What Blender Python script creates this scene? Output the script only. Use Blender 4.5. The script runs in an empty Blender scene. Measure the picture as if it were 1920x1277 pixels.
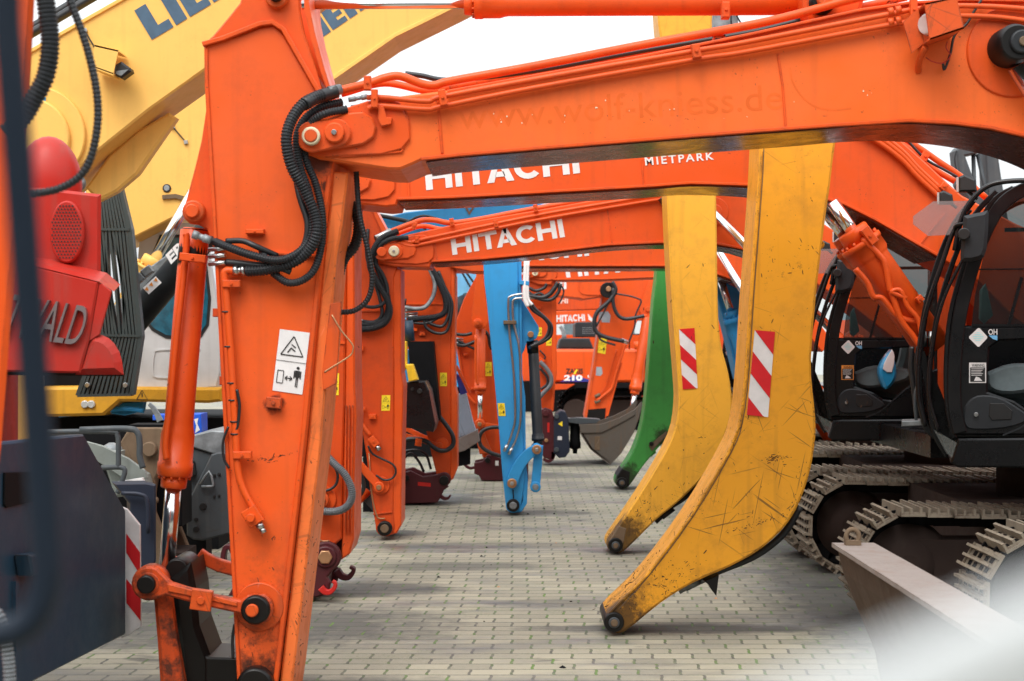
import bpy, math, random
from mathutils import Vector, Matrix
rnd = random.Random(7)
SC = bpy.context.scene
COL = SC.collection

# ------------------------------------------------------------------ camera, sky, sun, exposure
F, EYE, CX, CY = 3300.0, 1.85, 960.0, 638.5
cam_d = bpy.data.cameras.new("camera"); cam = bpy.data.objects.new("camera", cam_d); COL.objects.link(cam)
cam.location = (0, 0, EYE); cam.rotation_euler = (math.radians(90), 0, 0)
cam_d.sensor_width = 36.0; cam_d.lens = 36.0 * F / 1920.0; cam_d.clip_start = 0.05; cam_d.clip_end = 2000
cam_d.dof.use_dof = True; cam_d.dof.focus_distance = 12.0; cam_d.dof.aperture_fstop = 4.2
SC.camera = cam
w = bpy.data.worlds.new("World"); SC.world = w; w.use_nodes = True
nt = w.node_tree; nt.nodes.clear()
sky = nt.nodes.new("ShaderNodeTexSky"); sky.sky_type = 'NISHITA'; sky.sun_disc = False
sky.sun_elevation = math.radians(48); sky.sun_rotation = math.radians(200); sky.dust_density = 6; sky.air_density = 1.4
hs = nt.nodes.new("ShaderNodeHueSaturation"); hs.inputs["Saturation"].default_value = 0.22
bg = nt.nodes.new("ShaderNodeBackground"); bg.inputs["Strength"].default_value = 0.08
bg2 = nt.nodes.new("ShaderNodeBackground"); bg2.inputs["Color"].default_value = (0.93, 0.97, 1.0, 1); 
_tc = nt.nodes.new("ShaderNodeTexCoord"); _sp = nt.nodes.new("ShaderNodeSeparateXYZ"); _mr = nt.nodes.new("ShaderNodeMapRange")
nt.links.new(_tc.outputs["Generated"], _sp.inputs[0]); nt.links.new(_sp.outputs[2], _mr.inputs[0])
_mr.inputs[1].default_value = 0.0; _mr.inputs[2].default_value = 1.0; _mr.inputs[3].default_value = 0.68; _mr.inputs[4].default_value = 1.9
nt.links.new(_mr.outputs[0], bg2.inputs["Strength"])
ad = nt.nodes.new("ShaderNodeAddShader"); wo = nt.nodes.new("ShaderNodeOutputWorld")
nt.links.new(sky.outputs[0], hs.inputs["Color"]); nt.links.new(hs.outputs[0], bg.inputs["Color"])
nt.links.new(bg.outputs[0], ad.inputs[0]); nt.links.new(bg2.outputs[0], ad.inputs[1]); nt.links.new(ad.outputs[0], wo.inputs["Surface"])
sun_d = bpy.data.lights.new("sun", 'SUN'); sun = bpy.data.objects.new("sun", sun_d); COL.objects.link(sun)
sun_d.energy = 1.2; sun_d.angle = math.radians(25); sun_d.color = (1, 0.96, 0.9)
sun.rotation_euler = (math.radians(34), 0, math.radians(-20))
SC.view_settings.view_transform = 'Standard'; SC.view_settings.look = 'None'
SC.view_settings.gamma = 1.0; SC.view_settings.use_curve_mapping = False
SC.view_settings.exposure = 0.19
SC.render.engine = 'CYCLES'
SC.cycles.max_bounces = 6; SC.cycles.glossy_bounces = 4; SC.cycles.diffuse_bounces = 4; SC.cycles.use_denoising = True

# ------------------------------------------------------------------ materials
MATS = {}
def N(t, typ, **kw):
    n = t.nodes.new(typ)
    for k, v in kw.items():
        if k in n.inputs: n.inputs[k].default_value = v
        else: setattr(n, k, v)
    return n
def ramp(t, src, a, b, va=0.0, vb=1.0):
    m = t.nodes.new("ShaderNodeMapRange"); m.inputs[1].default_value = a; m.inputs[2].default_value = b
    m.inputs[3].default_value = va; m.inputs[4].default_value = vb
    t.links.new(src, m.inputs[0]); return m.outputs[0]
def mixc(t, fac, a, b):
    m = t.nodes.new("ShaderNodeMix"); m.data_type = 'RGBA'
    if isinstance(fac, (int, float)): m.inputs[0].default_value = fac
    else: t.links.new(fac, m.inputs[0])
    for i, v in ((6, a), (7, b)):
        if isinstance(v, tuple): m.inputs[i].default_value = (*v[:3], 1)
        else: t.links.new(v, m.inputs[i])
    return m.outputs[2]
def math_(t, op, a, b=None):
    m = t.nodes.new("ShaderNodeMath"); m.operation = op
    for i, v in enumerate((a, b)):
        if v is None: continue
        if isinstance(v, (int, float)): m.inputs[i].default_value = v
        else: t.links.new(v, m.inputs[i])
    return m.outputs[0]
def noise(t, vec, scale, detail=3, rough=0.5):
    n = N(t, "ShaderNodeTexNoise"); n.inputs["Scale"].default_value = scale; n.inputs["Detail"].default_value = detail
    n.inputs["Roughness"].default_value = rough; t.links.new(vec, n.inputs["Vector"]); return n.outputs["Fac"]
def newmat(name):
    m = bpy.data.materials.new(name); m.use_nodes = True; t = m.node_tree
    b = t.nodes["Principled BSDF"]; tc = t.nodes.new("ShaderNodeTexCoord"); MATS[name] = m
    return m, t, b, tc.outputs["Object"]
def streak(t, co, rot, sx, sy, lo, hi):
    mp = t.nodes.new("ShaderNodeMapping"); mp.vector_type = 'TEXTURE'; mp.inputs["Rotation"].default_value = (0, rot, 0)
    mp.inputs["Scale"].default_value = (1 / sx, 1 / sx, 1 / sy); t.links.new(co, mp.inputs["Vector"])
    n = noise(t, mp.outputs[0], 1.0, 2, 0.4)
    return ramp(t, n, lo, hi)
def paint(name, col, rough=0.36, chips=0.5, dirt=0.35, scratch=0.0, coat=0.06, dirtcol=(0.05, 0.035, 0.025), metallic=0.0, fade=0.12, spec=0.28, lowz=0.0, spots=()):
    m, t, b, co = newmat(name)
    big = noise(t, co, 1.1, 4, 0.6)
    c = mixc(t, ramp(t, big, 0.35, 0.7, 0, fade * 2.2), col, tuple(min(1, v * 1.12 + 0.02) for v in col))
    mid = noise(t, co, 4.5, 6, 0.7)
    c = mixc(t, ramp(t, mid, 0.5, 0.78, 0, dirt), c, tuple(v * 0.45 + d * 0.4 for v, d in zip(col, dirtcol)))
    run = streak(t, co, 0.0, 16, 0.9, 0.56, 0.78)
    c = mixc(t, math_(t, 'MULTIPLY', run, dirt * 0.5), c, dirtcol)
    fine = noise(t, co, 55, 3, 0.6)
    ch = math_(t, 'MULTIPLY', ramp(t, fine, 0.66, 0.7), ramp(t, noise(t, co, 3.3, 3), 0.54, 0.62))
    c = mixc(t, math_(t, 'MULTIPLY', ch, chips), c, (0.04, 0.022, 0.016))
    if chips > 0.45:
        bv = t.nodes.new("ShaderNodeBevel"); bv.samples = 3; bv.inputs["Radius"].default_value = 0.014
        ge = t.nodes.new("ShaderNodeNewGeometry"); dp = t.nodes.new("ShaderNodeVectorMath"); dp.operation = 'DOT_PRODUCT'
        t.links.new(bv.outputs[0], dp.inputs[0]); t.links.new(ge.outputs["Normal"], dp.inputs[1])
        ed = math_(t, 'MULTIPLY', ramp(t, dp.outputs["Value"], 0.97, 0.80), ramp(t, noise(t, co, 7, 5, 0.7), 0.46, 0.58))
        c = mixc(t, math_(t, 'MULTIPLY', ed, min(1, chips)), c, (0.07, 0.035, 0.022))
    if scratch:
        scm = ramp(t, noise(t, co, 1.6, 3, 0.6), 0.44, 0.6)
        sc = math_(t, 'MULTIPLY', ramp(t, noise(t, co, 11, 7, 0.8), 0.575, 0.64), ramp(t, noise(t, co, 2.3, 3), 0.50, 0.58))
        c = mixc(t, math_(t, 'MULTIPLY', sc, scratch * 0.8), c, (0.14, 0.065, 0.02))
        for i, (r, sx, sy) in enumerate(((0.75, 52, 1.5), (-0.95, 66, 1.9), (1.35, 60, 1.6), (0.2, 75, 1.3), (-0.35, 58, 2.2), (1.9, 70, 1.8))):
            s = math_(t, 'MULTIPLY', streak(t, co, r, sx, sy, 0.685, 0.71), scm)
            c = mixc(t, math_(t, 'MULTIPLY', s, scratch), c, (0.06, 0.035, 0.02))
        s = streak(t, co, 0.4, 60, 4, 0.73, 0.75)
        c = mixc(t, math_(t, 'MULTIPLY', s, scratch * 0.6), c, tuple(min(1, v + 0.2) for v in col))
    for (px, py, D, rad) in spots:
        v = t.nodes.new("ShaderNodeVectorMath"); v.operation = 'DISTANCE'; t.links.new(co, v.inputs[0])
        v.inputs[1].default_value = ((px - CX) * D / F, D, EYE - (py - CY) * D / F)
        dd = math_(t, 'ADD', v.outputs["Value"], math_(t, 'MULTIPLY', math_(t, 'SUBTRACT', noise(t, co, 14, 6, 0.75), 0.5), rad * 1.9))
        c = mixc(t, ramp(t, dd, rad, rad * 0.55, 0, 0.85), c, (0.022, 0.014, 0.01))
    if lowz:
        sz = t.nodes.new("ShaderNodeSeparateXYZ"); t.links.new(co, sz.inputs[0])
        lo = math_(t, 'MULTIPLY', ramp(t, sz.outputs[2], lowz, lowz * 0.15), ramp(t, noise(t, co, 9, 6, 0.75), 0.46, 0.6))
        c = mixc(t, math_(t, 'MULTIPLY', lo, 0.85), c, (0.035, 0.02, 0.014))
    t.links.new(c, b.inputs["Base Color"])
    t.links.new(ramp(t, mid, 0.3, 0.8, rough - 0.06, rough + 0.25), b.inputs["Roughness"])
    b.inputs["Coat Weight"].default_value = coat; b.inputs["Coat Roughness"].default_value = 0.18
    b.inputs["Metallic"].default_value = metallic; b.inputs["Specular IOR Level"].default_value = spec
    bp = t.nodes.new("ShaderNodeBump"); bp.inputs["Strength"].default_value = 0.12; bp.inputs["Distance"].default_value = 0.004
    t.links.new(noise(t, co, 16, 4), bp.inputs["Height"]); t.links.new(bp.outputs[0], b.inputs["Normal"])
    return m
def plain(name, col, rough=0.5, metallic=0.0, alpha=1.0, trans=0.0, coat=0.0, var=0.15, spec=0.5):
    m, t, b, co = newmat(name)
    n = noise(t, co, 9, 4, 0.6)
    t.links.new(mixc(t, ramp(t, n, 0.35, 0.7), tuple(v * (1 - var) for v in col), tuple(min(1, v * (1 + var)) for v in col)), b.inputs["Base Color"])
    b.inputs["Roughness"].default_value = rough; b.inputs["Metallic"].default_value = metallic; b.inputs["Specular IOR Level"].default_value = spec
    b.inputs["Alpha"].default_value = alpha; b.inputs["Transmission Weight"].default_value = trans; b.inputs["Coat Weight"].default_value = coat
    return m
ORANGE = paint("orange paint", (0.69, 0.080, 0.007), 0.38, 0.7, 0.34, fade=0.16)
ORANGE_W = paint("worn orange paint", (0.62, 0.08, 0.01), 0.42, 1.0, 0.85, scratch=0.35)
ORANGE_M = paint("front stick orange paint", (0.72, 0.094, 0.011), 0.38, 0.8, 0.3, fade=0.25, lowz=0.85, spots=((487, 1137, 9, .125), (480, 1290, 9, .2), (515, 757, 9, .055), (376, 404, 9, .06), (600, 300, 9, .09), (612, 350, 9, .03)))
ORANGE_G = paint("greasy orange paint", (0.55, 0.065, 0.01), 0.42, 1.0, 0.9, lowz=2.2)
ORANGE_SKYLIT = paint("skylit orange paint", (0.80, 0.17, 0.035), 0.42, 1.0, 0.6, scratch=0.35)  # lighter orange paints skylight onto the stick's front plate
DNAVY = paint("dark navy box paint", (0.012, 0.018, 0.035), 0.5, 0.5, 0.2)
ORANGE_B = paint("sun-faded orange paint", (0.78, 0.125, 0.016), 0.38, 0.7, 0.3, fade=0.3, spots=((1880, 118, 9, .13), (1850, 150, 9, .06), (620, 292, 9, .05), (712, 243, 9, .03), (1722, 130, 9, .03), (1545, 10, 9, .09)))
BELLY_SHADE = paint("shade-dark glossy belly paint", (0.07, 0.014, 0.006), 0.2, 0.3, 0.3, coat=.12, spec=.3)  # near-black orange, puts the shade under the booms into the colour
ORANGE_D = paint("deep orange paint", (0.60, 0.063, 0.005), 0.4, 0.6, 0.45)
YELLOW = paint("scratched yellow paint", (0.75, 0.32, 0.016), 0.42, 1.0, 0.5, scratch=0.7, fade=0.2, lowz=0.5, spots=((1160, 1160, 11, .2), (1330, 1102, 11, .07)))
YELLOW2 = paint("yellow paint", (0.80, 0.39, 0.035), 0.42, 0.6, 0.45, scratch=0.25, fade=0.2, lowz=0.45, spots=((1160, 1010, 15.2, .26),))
LYELLOW = paint("crane yellow paint", (0.82, 0.47, 0.11), 0.42, 0.3, 0.22, fade=0.14)
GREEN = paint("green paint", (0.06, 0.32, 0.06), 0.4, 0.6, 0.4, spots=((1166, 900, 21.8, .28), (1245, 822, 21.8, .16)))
BLUE = paint("blue paint", (0.03, 0.29, 0.62), 0.42, 0.5, 0.3)
LBLUE = paint("light blue paint", (0.16, 0.42, 0.68), 0.42, 0.4, 0.3)
RED = paint("red paint", (0.42, 0.02, 0.011), 0.4, 0.5, 0.55, dirtcol=(0.16, 0.1, 0.08))
MAROON = paint("dark red coupler paint", (0.065, 0.008, 0.012), 0.38, 0.8, 0.5)
HOOKRED = paint("red hook paint", (0.5, 0.015, 0.01), 0.4, 0.5, 0.3)
SLATE = paint("slate paint", (0.014, 0.038, 0.066), 0.45, 0.6, 0.2, dirtcol=(0.08, 0.07, 0.06))
BLACKP = paint("black gloss paint", (0.005, 0.005, 0.006), 0.24, 0.1, 0.12, coat=0.15, dirtcol=(0.04, 0.035, 0.03), fade=0.0, spec=0.3)
CABW = paint("grey white cab paint", (0.55, 0.54, 0.53), 0.42, 0.3, 0.3, dirtcol=(0.2, 0.18, 0.16))
BROWN = paint("muddy steel", (0.15, 0.10, 0.06), 0.7, 0.8, 0.6, scratch=0.4, coat=0)
BUCKET = paint("worn bucket steel", (0.10, 0.085, 0.07), 0.55, 0.8, 0.75, scratch=0.3, coat=0.05, dirtcol=(0.2, 0.09, 0.03))
DSTEEL = paint("dark grey attachment paint", (0.055, 0.065, 0.072), 0.5, 0.8, 0.4, scratch=0.35, coat=0.05, dirtcol=(0.2, 0.2, 0.18))
GGREY = paint("grey green paint", (0.24, 0.27, 0.25), 0.5, 0.6, 0.4)
GUARD = paint("guard bar paint", (0.045, 0.06, 0.062), 0.45, 0.5, 0.4)
TRACK = paint("dusty track steel", (0.26, 0.22, 0.165), 0.75, 1.0, 0.75, coat=0, dirtcol=(0.05, 0.04, 0.035))
BLADE = paint("worn blade steel", (0.24, 0.205, 0.185), 0.5, 0.8, 0.5, scratch=0.3, coat=0, dirtcol=(0.2, 0.08, 0.03))
BLADEF = paint("rusty blade face", (0.07, 0.04, 0.025), 0.7, 0.8, 0.7, scratch=0.5, coat=0)
RUBBER = plain("hose rubber", (0.015, 0.017, 0.02), 0.5, spec=0.35)
RUBBERD = plain("smooth hose rubber", (0.012, 0.013, 0.015), 0.42)
SPIRAL = plain("grey spiral guard", (0.12, 0.13, 0.14), 0.45)
GREASE = plain("black grease", (0.006, 0.005, 0.0045), 0.4, spec=0.3)
PLASTIC = plain("charcoal plastic", (0.022, 0.025, 0.028), 0.5, spec=0.3)
CHROME = plain("chrome", (0.75, 0.75, 0.76), 0.16, 1.0, var=0.05)
STEEL = plain("steel fitting", (0.5, 0.5, 0.5), 0.3, 1.0)
GALV = plain("galvanised steel", (0.22, 0.24, 0.25), 0.5, 0.4, var=0.35)
BRONZE = plain("bronze bush", (0.45, 0.24, 0.12), 0.4, 0.6)
CREAM = plain("cream pin washer", (0.72, 0.62, 0.42), 0.5)
WHITE = plain("white print", (0.82, 0.82, 0.82), 0.5, var=0.04)
WHITEP = plain("white gloss paint", (0.5, 0.52, 0.52), 0.5, coat=0.0, var=0.02)
BLACK = plain("black print", (0.012, 0.012, 0.012), 0.5)
DARK = plain("dark machinery", (0.006, 0.006, 0.007), 0.7, spec=0.1)
STY = plain("yellow sticker", (0.9, 0.66, 0.02), 0.45, var=0.05)
STO = plain("orange sticker", (0.8, 0.3, 0.05), 0.5)
SRED = plain("reflective red", (0.62, 0.01, 0.015), 0.4, var=0.08)
SWHITE = plain("reflective white", (0.72, 0.70, 0.69), 0.45, var=0.08)
LBL = plain("liebherr blue print", (0.05, 0.10, 0.16), 0.5)
GHOST = plain("faded print", (0.735, 0.118, 0.015), 0.42, var=0.1, spec=.28)
PINKW = plain("dull print", (0.75, 0.5, 0.42), 0.5)
NAVY = plain("navy print", (0.02, 0.03, 0.25), 0.5)
PATCH = plain("grey tape", (0.33, 0.35, 0.38), 0.5)
SEAT = plain("grey seat fabric", (0.13, 0.17, 0.18), 0.8)
BAGB = plain("blue plastic bag", (0.02, 0.3, 0.6), 0.3, coat=0.4)
CRATEB = plain("blue crate plastic", (0.01, 0.10, 0.6), 0.4)
CYAN = plain("pale cyan print", (0.4, 0.75, 0.75), 0.5)
LENS = plain("lamp lens", (0.6, 0.6, 0.58), 0.12, 0.3)
LIGHT_BLOCK = plain("dark light-block cladding", (0.10, 0.105, 0.11), 0.7, var=0.1)  # for the unseen halls added to block light
CHIP = plain("bare rusty metal", (0.06, 0.032, 0.02), 0.6, spec=.2, var=.5)
BUILD = plain("hall cladding", (0.5, 0.53, 0.55), 0.7, var=0.05)
SILVERL = plain("raised metal letters", (0.33, 0.27, 0.27), 0.35, 0.8)
BROWN_D = paint("dark muddy frame", (0.035, 0.022, 0.018), 0.7, 0.5, 0.5, coat=0, spec=0.15)
TEAL_REFLECTION = plain("glass with painted teal reflection", (0.02, 0.12, 0.18), 0.12, coat=.6, var=.3)  # blue reflections are painted into the base colour
LYELLOW_D = paint("deck yellow paint", (0.62, 0.30, 0.02), 0.42, 0.4, 0.4)
NAVYP = paint("dark blue rail paint", (0.007, 0.014, 0.026), 0.5, .3, .1, coat=0, spec=.2)
SCRAPE = paint("scraped silver blue steel", (0.33, 0.40, 0.50), 0.5, 1.0, 0.5, scratch=.7, coat=0, dirtcol=(.4, .16, .04))
STYP = paint("loader yellow paint", (0.85, 0.52, 0.02), 0.4, 0.8, 0.4)
def glassmat(name, tint, mixf, rough=0.03):
    m, t, b, co = newmat(name)
    b.inputs["Base Color"].default_value = (*tint, 1); b.inputs["Roughness"].default_value = rough
    b.inputs["Specular IOR Level"].default_value = 0.6
    tr = t.nodes.new("ShaderNodeBsdfTransparent"); tr.inputs[0].default_value = (0.82, 0.85, 0.84, 1)
    mx = t.nodes.new("ShaderNodeMixShader"); mx.inputs[0].default_value = mixf
    gl = t.nodes.new("ShaderNodeBsdfGlossy"); gl.inputs["Roughness"].default_value = rough
    fr = t.nodes.new("ShaderNodeFresnel"); fr.inputs[0].default_value = 1.27
    m2 = t.nodes.new("ShaderNodeMixShader")
    t.links.new(tr.outputs[0], mx.inputs[1]); t.links.new(b.outputs[0], mx.inputs[2])
    t.links.new(fr.outputs[0], m2.inputs[0]); t.links.new(mx.outputs[0], m2.inputs[1]); t.links.new(gl.outputs[0], m2.inputs[2])
    t.links.new(m2.outputs[0], t.nodes["Material Output"].inputs["Surface"])
    return m
GLASS = glassmat("tinted glass", (0.01, 0.014, 0.014), 0.5)
VISOR = glassmat("milky visor", (0.5, 0.42, 0.42), 0.3, 0.1)
CLEAR = glassmat("scratched clear plastic", (0.3, 0.32, 0.3), 0.3, 0.12)

# ------------------------------------------------------------------ frames and mesh building
class Fr:
    """a vertical plane in the world; photo directions are turned into points on it, o metres behind it"""
    def __init__(s, D, x0=960.0, yaw=0.0, mp=None):
        a = math.radians(yaw); s.u = Vector((math.cos(a), -math.sin(a), 0)); s.n = Vector((math.sin(a), math.cos(a), 0))
        s.P0 = Vector(((x0 - CX) * D / F, D, 0)); s.D = D; s.mp = mp
    def p(s, x, y, o=0.0):
        if s.mp: x, y = s.mp(x, y)
        d = Vector(((x - CX) / F, 1.0, -(y - CY) / F))
        t = (s.n.dot(s.P0)) / s.n.dot(d)
        v = d * t; v.z += EYE
        return v + s.n * o
    def q(s, x, y, o=0.0):
        """like p, but the point o behind the frame still shows at photo position x, y"""
        if s.mp: x, y = s.mp(x, y)
        d = Vector(((x - CX) / F, 1.0, -(y - CY) / F)); v = d * ((s.n.dot(s.P0) + o) / s.n.dot(d)); v.z += EYE
        return v
    def r(s, px): return px * s.D / F * (s.ms if s.mp else 1.0)
    ms = 1.0
def circle(x, y, r, n=24, a0=0.0, a1=360.0):
    return [(x + r * math.cos(math.radians(a0 + (a1 - a0) * i / n)), y + r * math.sin(math.radians(a0 + (a1 - a0) * i / n))) for i in range(n + (0 if a1 - a0 == 360 else 1))]
def area2(p): return sum(p[i][0] * p[(i + 1) % len(p)][1] - p[(i + 1) % len(p)][0] * p[i][1] for i in range(len(p)))
def inset(p, d):
    n = len(p); s = 1 if area2(p) > 0 else -1; out = []
    for i in range(n):
        a, b, c = Vector(p[i - 1]), Vector(p[i]), Vector(p[(i + 1) % n])
        e1 = (b - a); e2 = (c - b)
        if e1.length < 1e-9 or e2.length < 1e-9: out.append(tuple(b)); continue
        e1.normalize(); e2.normalize()
        n1 = Vector((-e1.y, e1.x)) * s; n2 = Vector((-e2.y, e2.x)) * s
        m = n1 + n2
        if m.length < 0.3: out.append(tuple(b)); continue
        k = d / max(0.35, (1 + n1.dot(n2)) / 2 * 1.0) / 2
        out.append((b.x + m.x * k, b.y + m.y * k))
    return out
def smooth_path(pts, n=8):
    P = [Vector(p) for p in pts]
    if len(P) < 3: return [P[0].lerp(P[-1], i / 4) for i in range(5)] if n > 1 else P
    out = []
    for i in range(len(P) - 1):
        p0 = P[i - 1] if i else P[0] * 2 - P[1]; p1 = P[i]; p2 = P[i + 1]; p3 = P[i + 2] if i + 2 < len(P) else P[-1] * 2 - P[-2]
        for k in range(n):
            t = k / n
            out.append(0.5 * ((2 * p1) + (-p0 + p2) * t + (2 * p0 - 5 * p1 + 4 * p2 - p3) * t * t + (-p0 + 3 * p1 - 3 * p2 + p3) * t ** 3))
    out.append(P[-1]); return out
class MB:
    def __init__(s): s.v = []; s.f = []; s.sm = []
    def add(s, vs, fs, smooth=False):
        b = len(s.v); s.v += [tuple(x) for x in vs]; s.f += [tuple(i + b for i in f) for f in fs]; s.sm += [smooth] * len(fs)
        return s
    def prism(s, fr, pts, o0=0.0, o1=0.1, bev=0.0, dx=0.0, sm=0):
        """outline on the frame, made solid between offsets o0 and o1 (metres along the frame's normal)"""
        if sm:
            q = smooth_path([(x, y, 0) for x, y in pts + [pts[0]]], sm); pts = [(v.x, v.y) for v in q[:-1]]
        base = [fr.p(x, y, 0) for x, y in pts]
        uv = [(b.dot(fr.u), b.z) for b in base]
        k0 = base[0] - fr.u * uv[0][0] - Vector((0, 0, uv[0][1]))
        def ring(q, o, sh=0.0): return [k0 + fr.u * (a + sh) + Vector((0, 0, z)) + fr.n * o for a, z in q]
        if bev > 0:
            ins = inset(uv, bev); rings = [ring(ins, o0), ring(uv, o0 + bev), ring(uv, o1 - bev, dx), ring(ins, o1, dx)]
        else: rings = [ring(uv, o0), ring(uv, o1, dx)]
        n = len(pts); vs = [v for r in rings for v in r]
        fl = area2(uv) > 0
        fs = [tuple(range(n)) if fl else tuple(reversed(range(n)))]
        L = (len(rings) - 1) * n
        fs.append(tuple(range(L + n - 1, L - 1, -1)) if fl else tuple(range(L, L + n)))
        for r in range(len(rings) - 1):
            for i in range(n):
                j = (i + 1) % n; q = (r * n + i, (r + 1) * n + i, (r + 1) * n + j, r * n + j)
                fs.append(q if fl else q[::-1])
        return s.add(vs, fs)
    def strip(s, fr, pts, w, o0, o1, bev=0.0, sm=0):
        """a bar of width w px along a line in the frame"""
        if sm: pts = [(v.x, v.y) for v in smooth_path([(x, y, 0) for x, y in pts], sm)]
        L, R = [], []
        for i, p in enumerate(pts):
            a = Vector(pts[max(0, i - 1)]); b = Vector(pts[min(len(pts) - 1, i + 1)]); d = (b - a).normalized()
            ww = (w if isinstance(w, (int, float)) else w[0] + (w[1] - w[0]) * i / (len(pts) - 1)) / 2
            L.append((p[0] - d.y * ww, p[1] + d.x * ww)); R.append((p[0] + d.y * ww, p[1] - d.x * ww))
        return s.prism(fr, L + R[::-1], o0, o1, bev)
    def sheet(s, fr, pts, o=0.0):
        vs = [fr.p(x, y, o) for x, y in pts]; uv = [(b.dot(fr.u), b.z) for b in vs]
        f = tuple(range(len(pts))); return s.add(vs, [f if area2(uv) > 0 else f[::-1]])
    def lathe(s, a, b, prof, seg=24, caps=True):
        """profile [(fraction along a-b, radius)]"""
        a, b = Vector(a), Vector(b); d = (b - a); L = d.length; d.normalize()
        t = Vector((0, 0, 1)) if abs(d.z) < 0.9 else Vector((1, 0, 0)); e1 = d.cross(t).normalized(); e2 = d.cross(e1)
        vs = []; fs = []
        for t_, r in prof:
            c = a + d * (L * t_)
            vs += [c + (e1 * math.cos(2 * math.pi * i / seg) + e2 * math.sin(2 * math.pi * i / seg)) * r for i in range(seg)]
        for k in range(len(prof) - 1):
            for i in range(seg):
                j = (i + 1) % seg; fs.append((k * seg + i, k * seg + j, (k + 1) * seg + j, (k + 1) * seg + i))
        s.add(vs, fs, True)
        if caps:
            b0 = len(s.v) - len(vs); n = len(prof)
            s.f += [tuple(b0 + i for i in reversed(range(seg))), tuple(b0 + (n - 1) * seg + i for i in range(seg))]; s.sm += [False, False]
        return s
    def cyl(s, a, b, r, seg=20): return s.lathe(a, b, [(0, r), (1, r)], seg)
    def pin(s, fr, x, y, rp, o0, o1, seg=24, bev=0.15):
        """a round boss standing on the frame, axis along its normal"""
        r = fr.r(rp); a = fr.p(x, y, o0); b = fr.p(x, y, 0) + fr.n * o1; e = min(0.4, bev * r / max(0.001, abs(o1 - o0)))
        return s.lathe(a, b, [(0, r * (1 - bev)), (e, r), (1 - e, r), (1, r * (1 - bev))], seg)
    def tube(s, pts, r, seg=10, n=8, pitch=0.0, depth=0.16):
        path = smooth_path(pts, n) if n else [Vector(p) for p in pts]
        if pitch:
            L = [0.0]
            for i in range(1, len(path)): L.append(L[-1] + (path[i] - path[i - 1]).length)
            st = pitch / 4; m = max(4, int(L[-1] / st)); q = []; k = 0
            for i in range(m + 1):
                x = L[-1] * i / m
                while k < len(L) - 2 and L[k + 1] < x: k += 1
                q.append(path[k].lerp(path[k + 1], (x - L[k]) / max(1e-9, L[k + 1] - L[k])))
            path = q
        vs = []; fs = []; up = None
        for i, c in enumerate(path):
            d = (path[min(i + 1, len(path) - 1)] - path[max(0, i - 1)])
            if d.length < 1e-9: d = Vector((0, 0, 1))
            d.normalize()
            if up is None: up = d.cross(Vector((0.3, 0.2, 1))).normalized()
            up = (up - d * up.dot(d)).normalized(); sd = d.cross(up)
            rr = r * (1 if not pitch or i % 4 < 2 else 1 - depth)
            vs += [c + (up * math.cos(2 * math.pi * k / seg) + sd * math.sin(2 * math.pi * k / seg)) * rr for k in range(seg)]
        m = len(path)
        for i in range(m - 1):
            for k in range(seg):
                j = (k + 1) % seg; fs.append((i * seg + k, i * seg + j, (i + 1) * seg + j, (i + 1) * seg + k))
        s.add(vs, fs, not pitch)
        b0 = len(s.v) - len(vs); s.f += [tuple(b0 + i for i in reversed(range(seg))), tuple(b0 + (m - 1) * seg + i for i in range(seg))]; s.sm += [False, False]
        return s
    def ftube(s, fr, pts, rp, o=0.0, **kw):
        """tube through photo points on a frame; each point may carry its own offset"""
        return s.tube([fr.q(q[0], q[1], q[2] if len(q) > 2 else o) for q in pts], fr.r(rp), **kw)
    def box(s, x0, x1, y0, y1, z0, z1):
        vs = [(x, y, z) for x in (x0, x1) for y in (y0, y1) for z in (z0, z1)]
        return s.add(vs, [(0, 1, 3, 2), (4, 6, 7, 5), (0, 4, 5, 1), (2, 3, 7, 6), (0, 2, 6, 4), (1, 5, 7, 3)])
    def hexa(s, c, ex, ey, ez):
        c = Vector(c); vs = [c + ex * a + ey * b + ez * d for a in (-1, 1) for b in (-1, 1) for d in (-1, 1)]
        return s.add(vs, [(0, 1, 3, 2), (4, 6, 7, 5), (0, 4, 5, 1), (2, 3, 7, 6), (0, 2, 6, 4), (1, 5, 7, 3)])
    def build(s, name, mat, parent=None, label=None):
        me = bpy.data.meshes.new(name); me.from_pydata(s.v, [], s.f); me.validate()
        if len(me.polygons) == len(s.sm): me.polygons.foreach_set("use_smooth", s.sm)
        me.update()
        o = bpy.data.objects.new(name, me); me.materials.append(mat); COL.objects.link(o)
        if parent:
            o.parent = parent
            if parent.type == 'EMPTY': o.matrix_parent_inverse = Matrix.Translation(parent.location).inverted()
        if label: o['label'] = label
        return o
def thing(name, label, cat, loc, group=None):
    o = bpy.data.objects.new(name, None); COL.objects.link(o); o.location = loc; o['label'] = label; o['category'] = cat
    o.empty_display_size = 0.2
    if group: o['group'] = group
    return o
def tag(o, label=None, cat=None, group=None, kind=None):
    if label: o['label'] = label
    if cat: o['category'] = cat
    if group: o['group'] = group
    if kind: o['kind'] = kind
    return o
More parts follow.
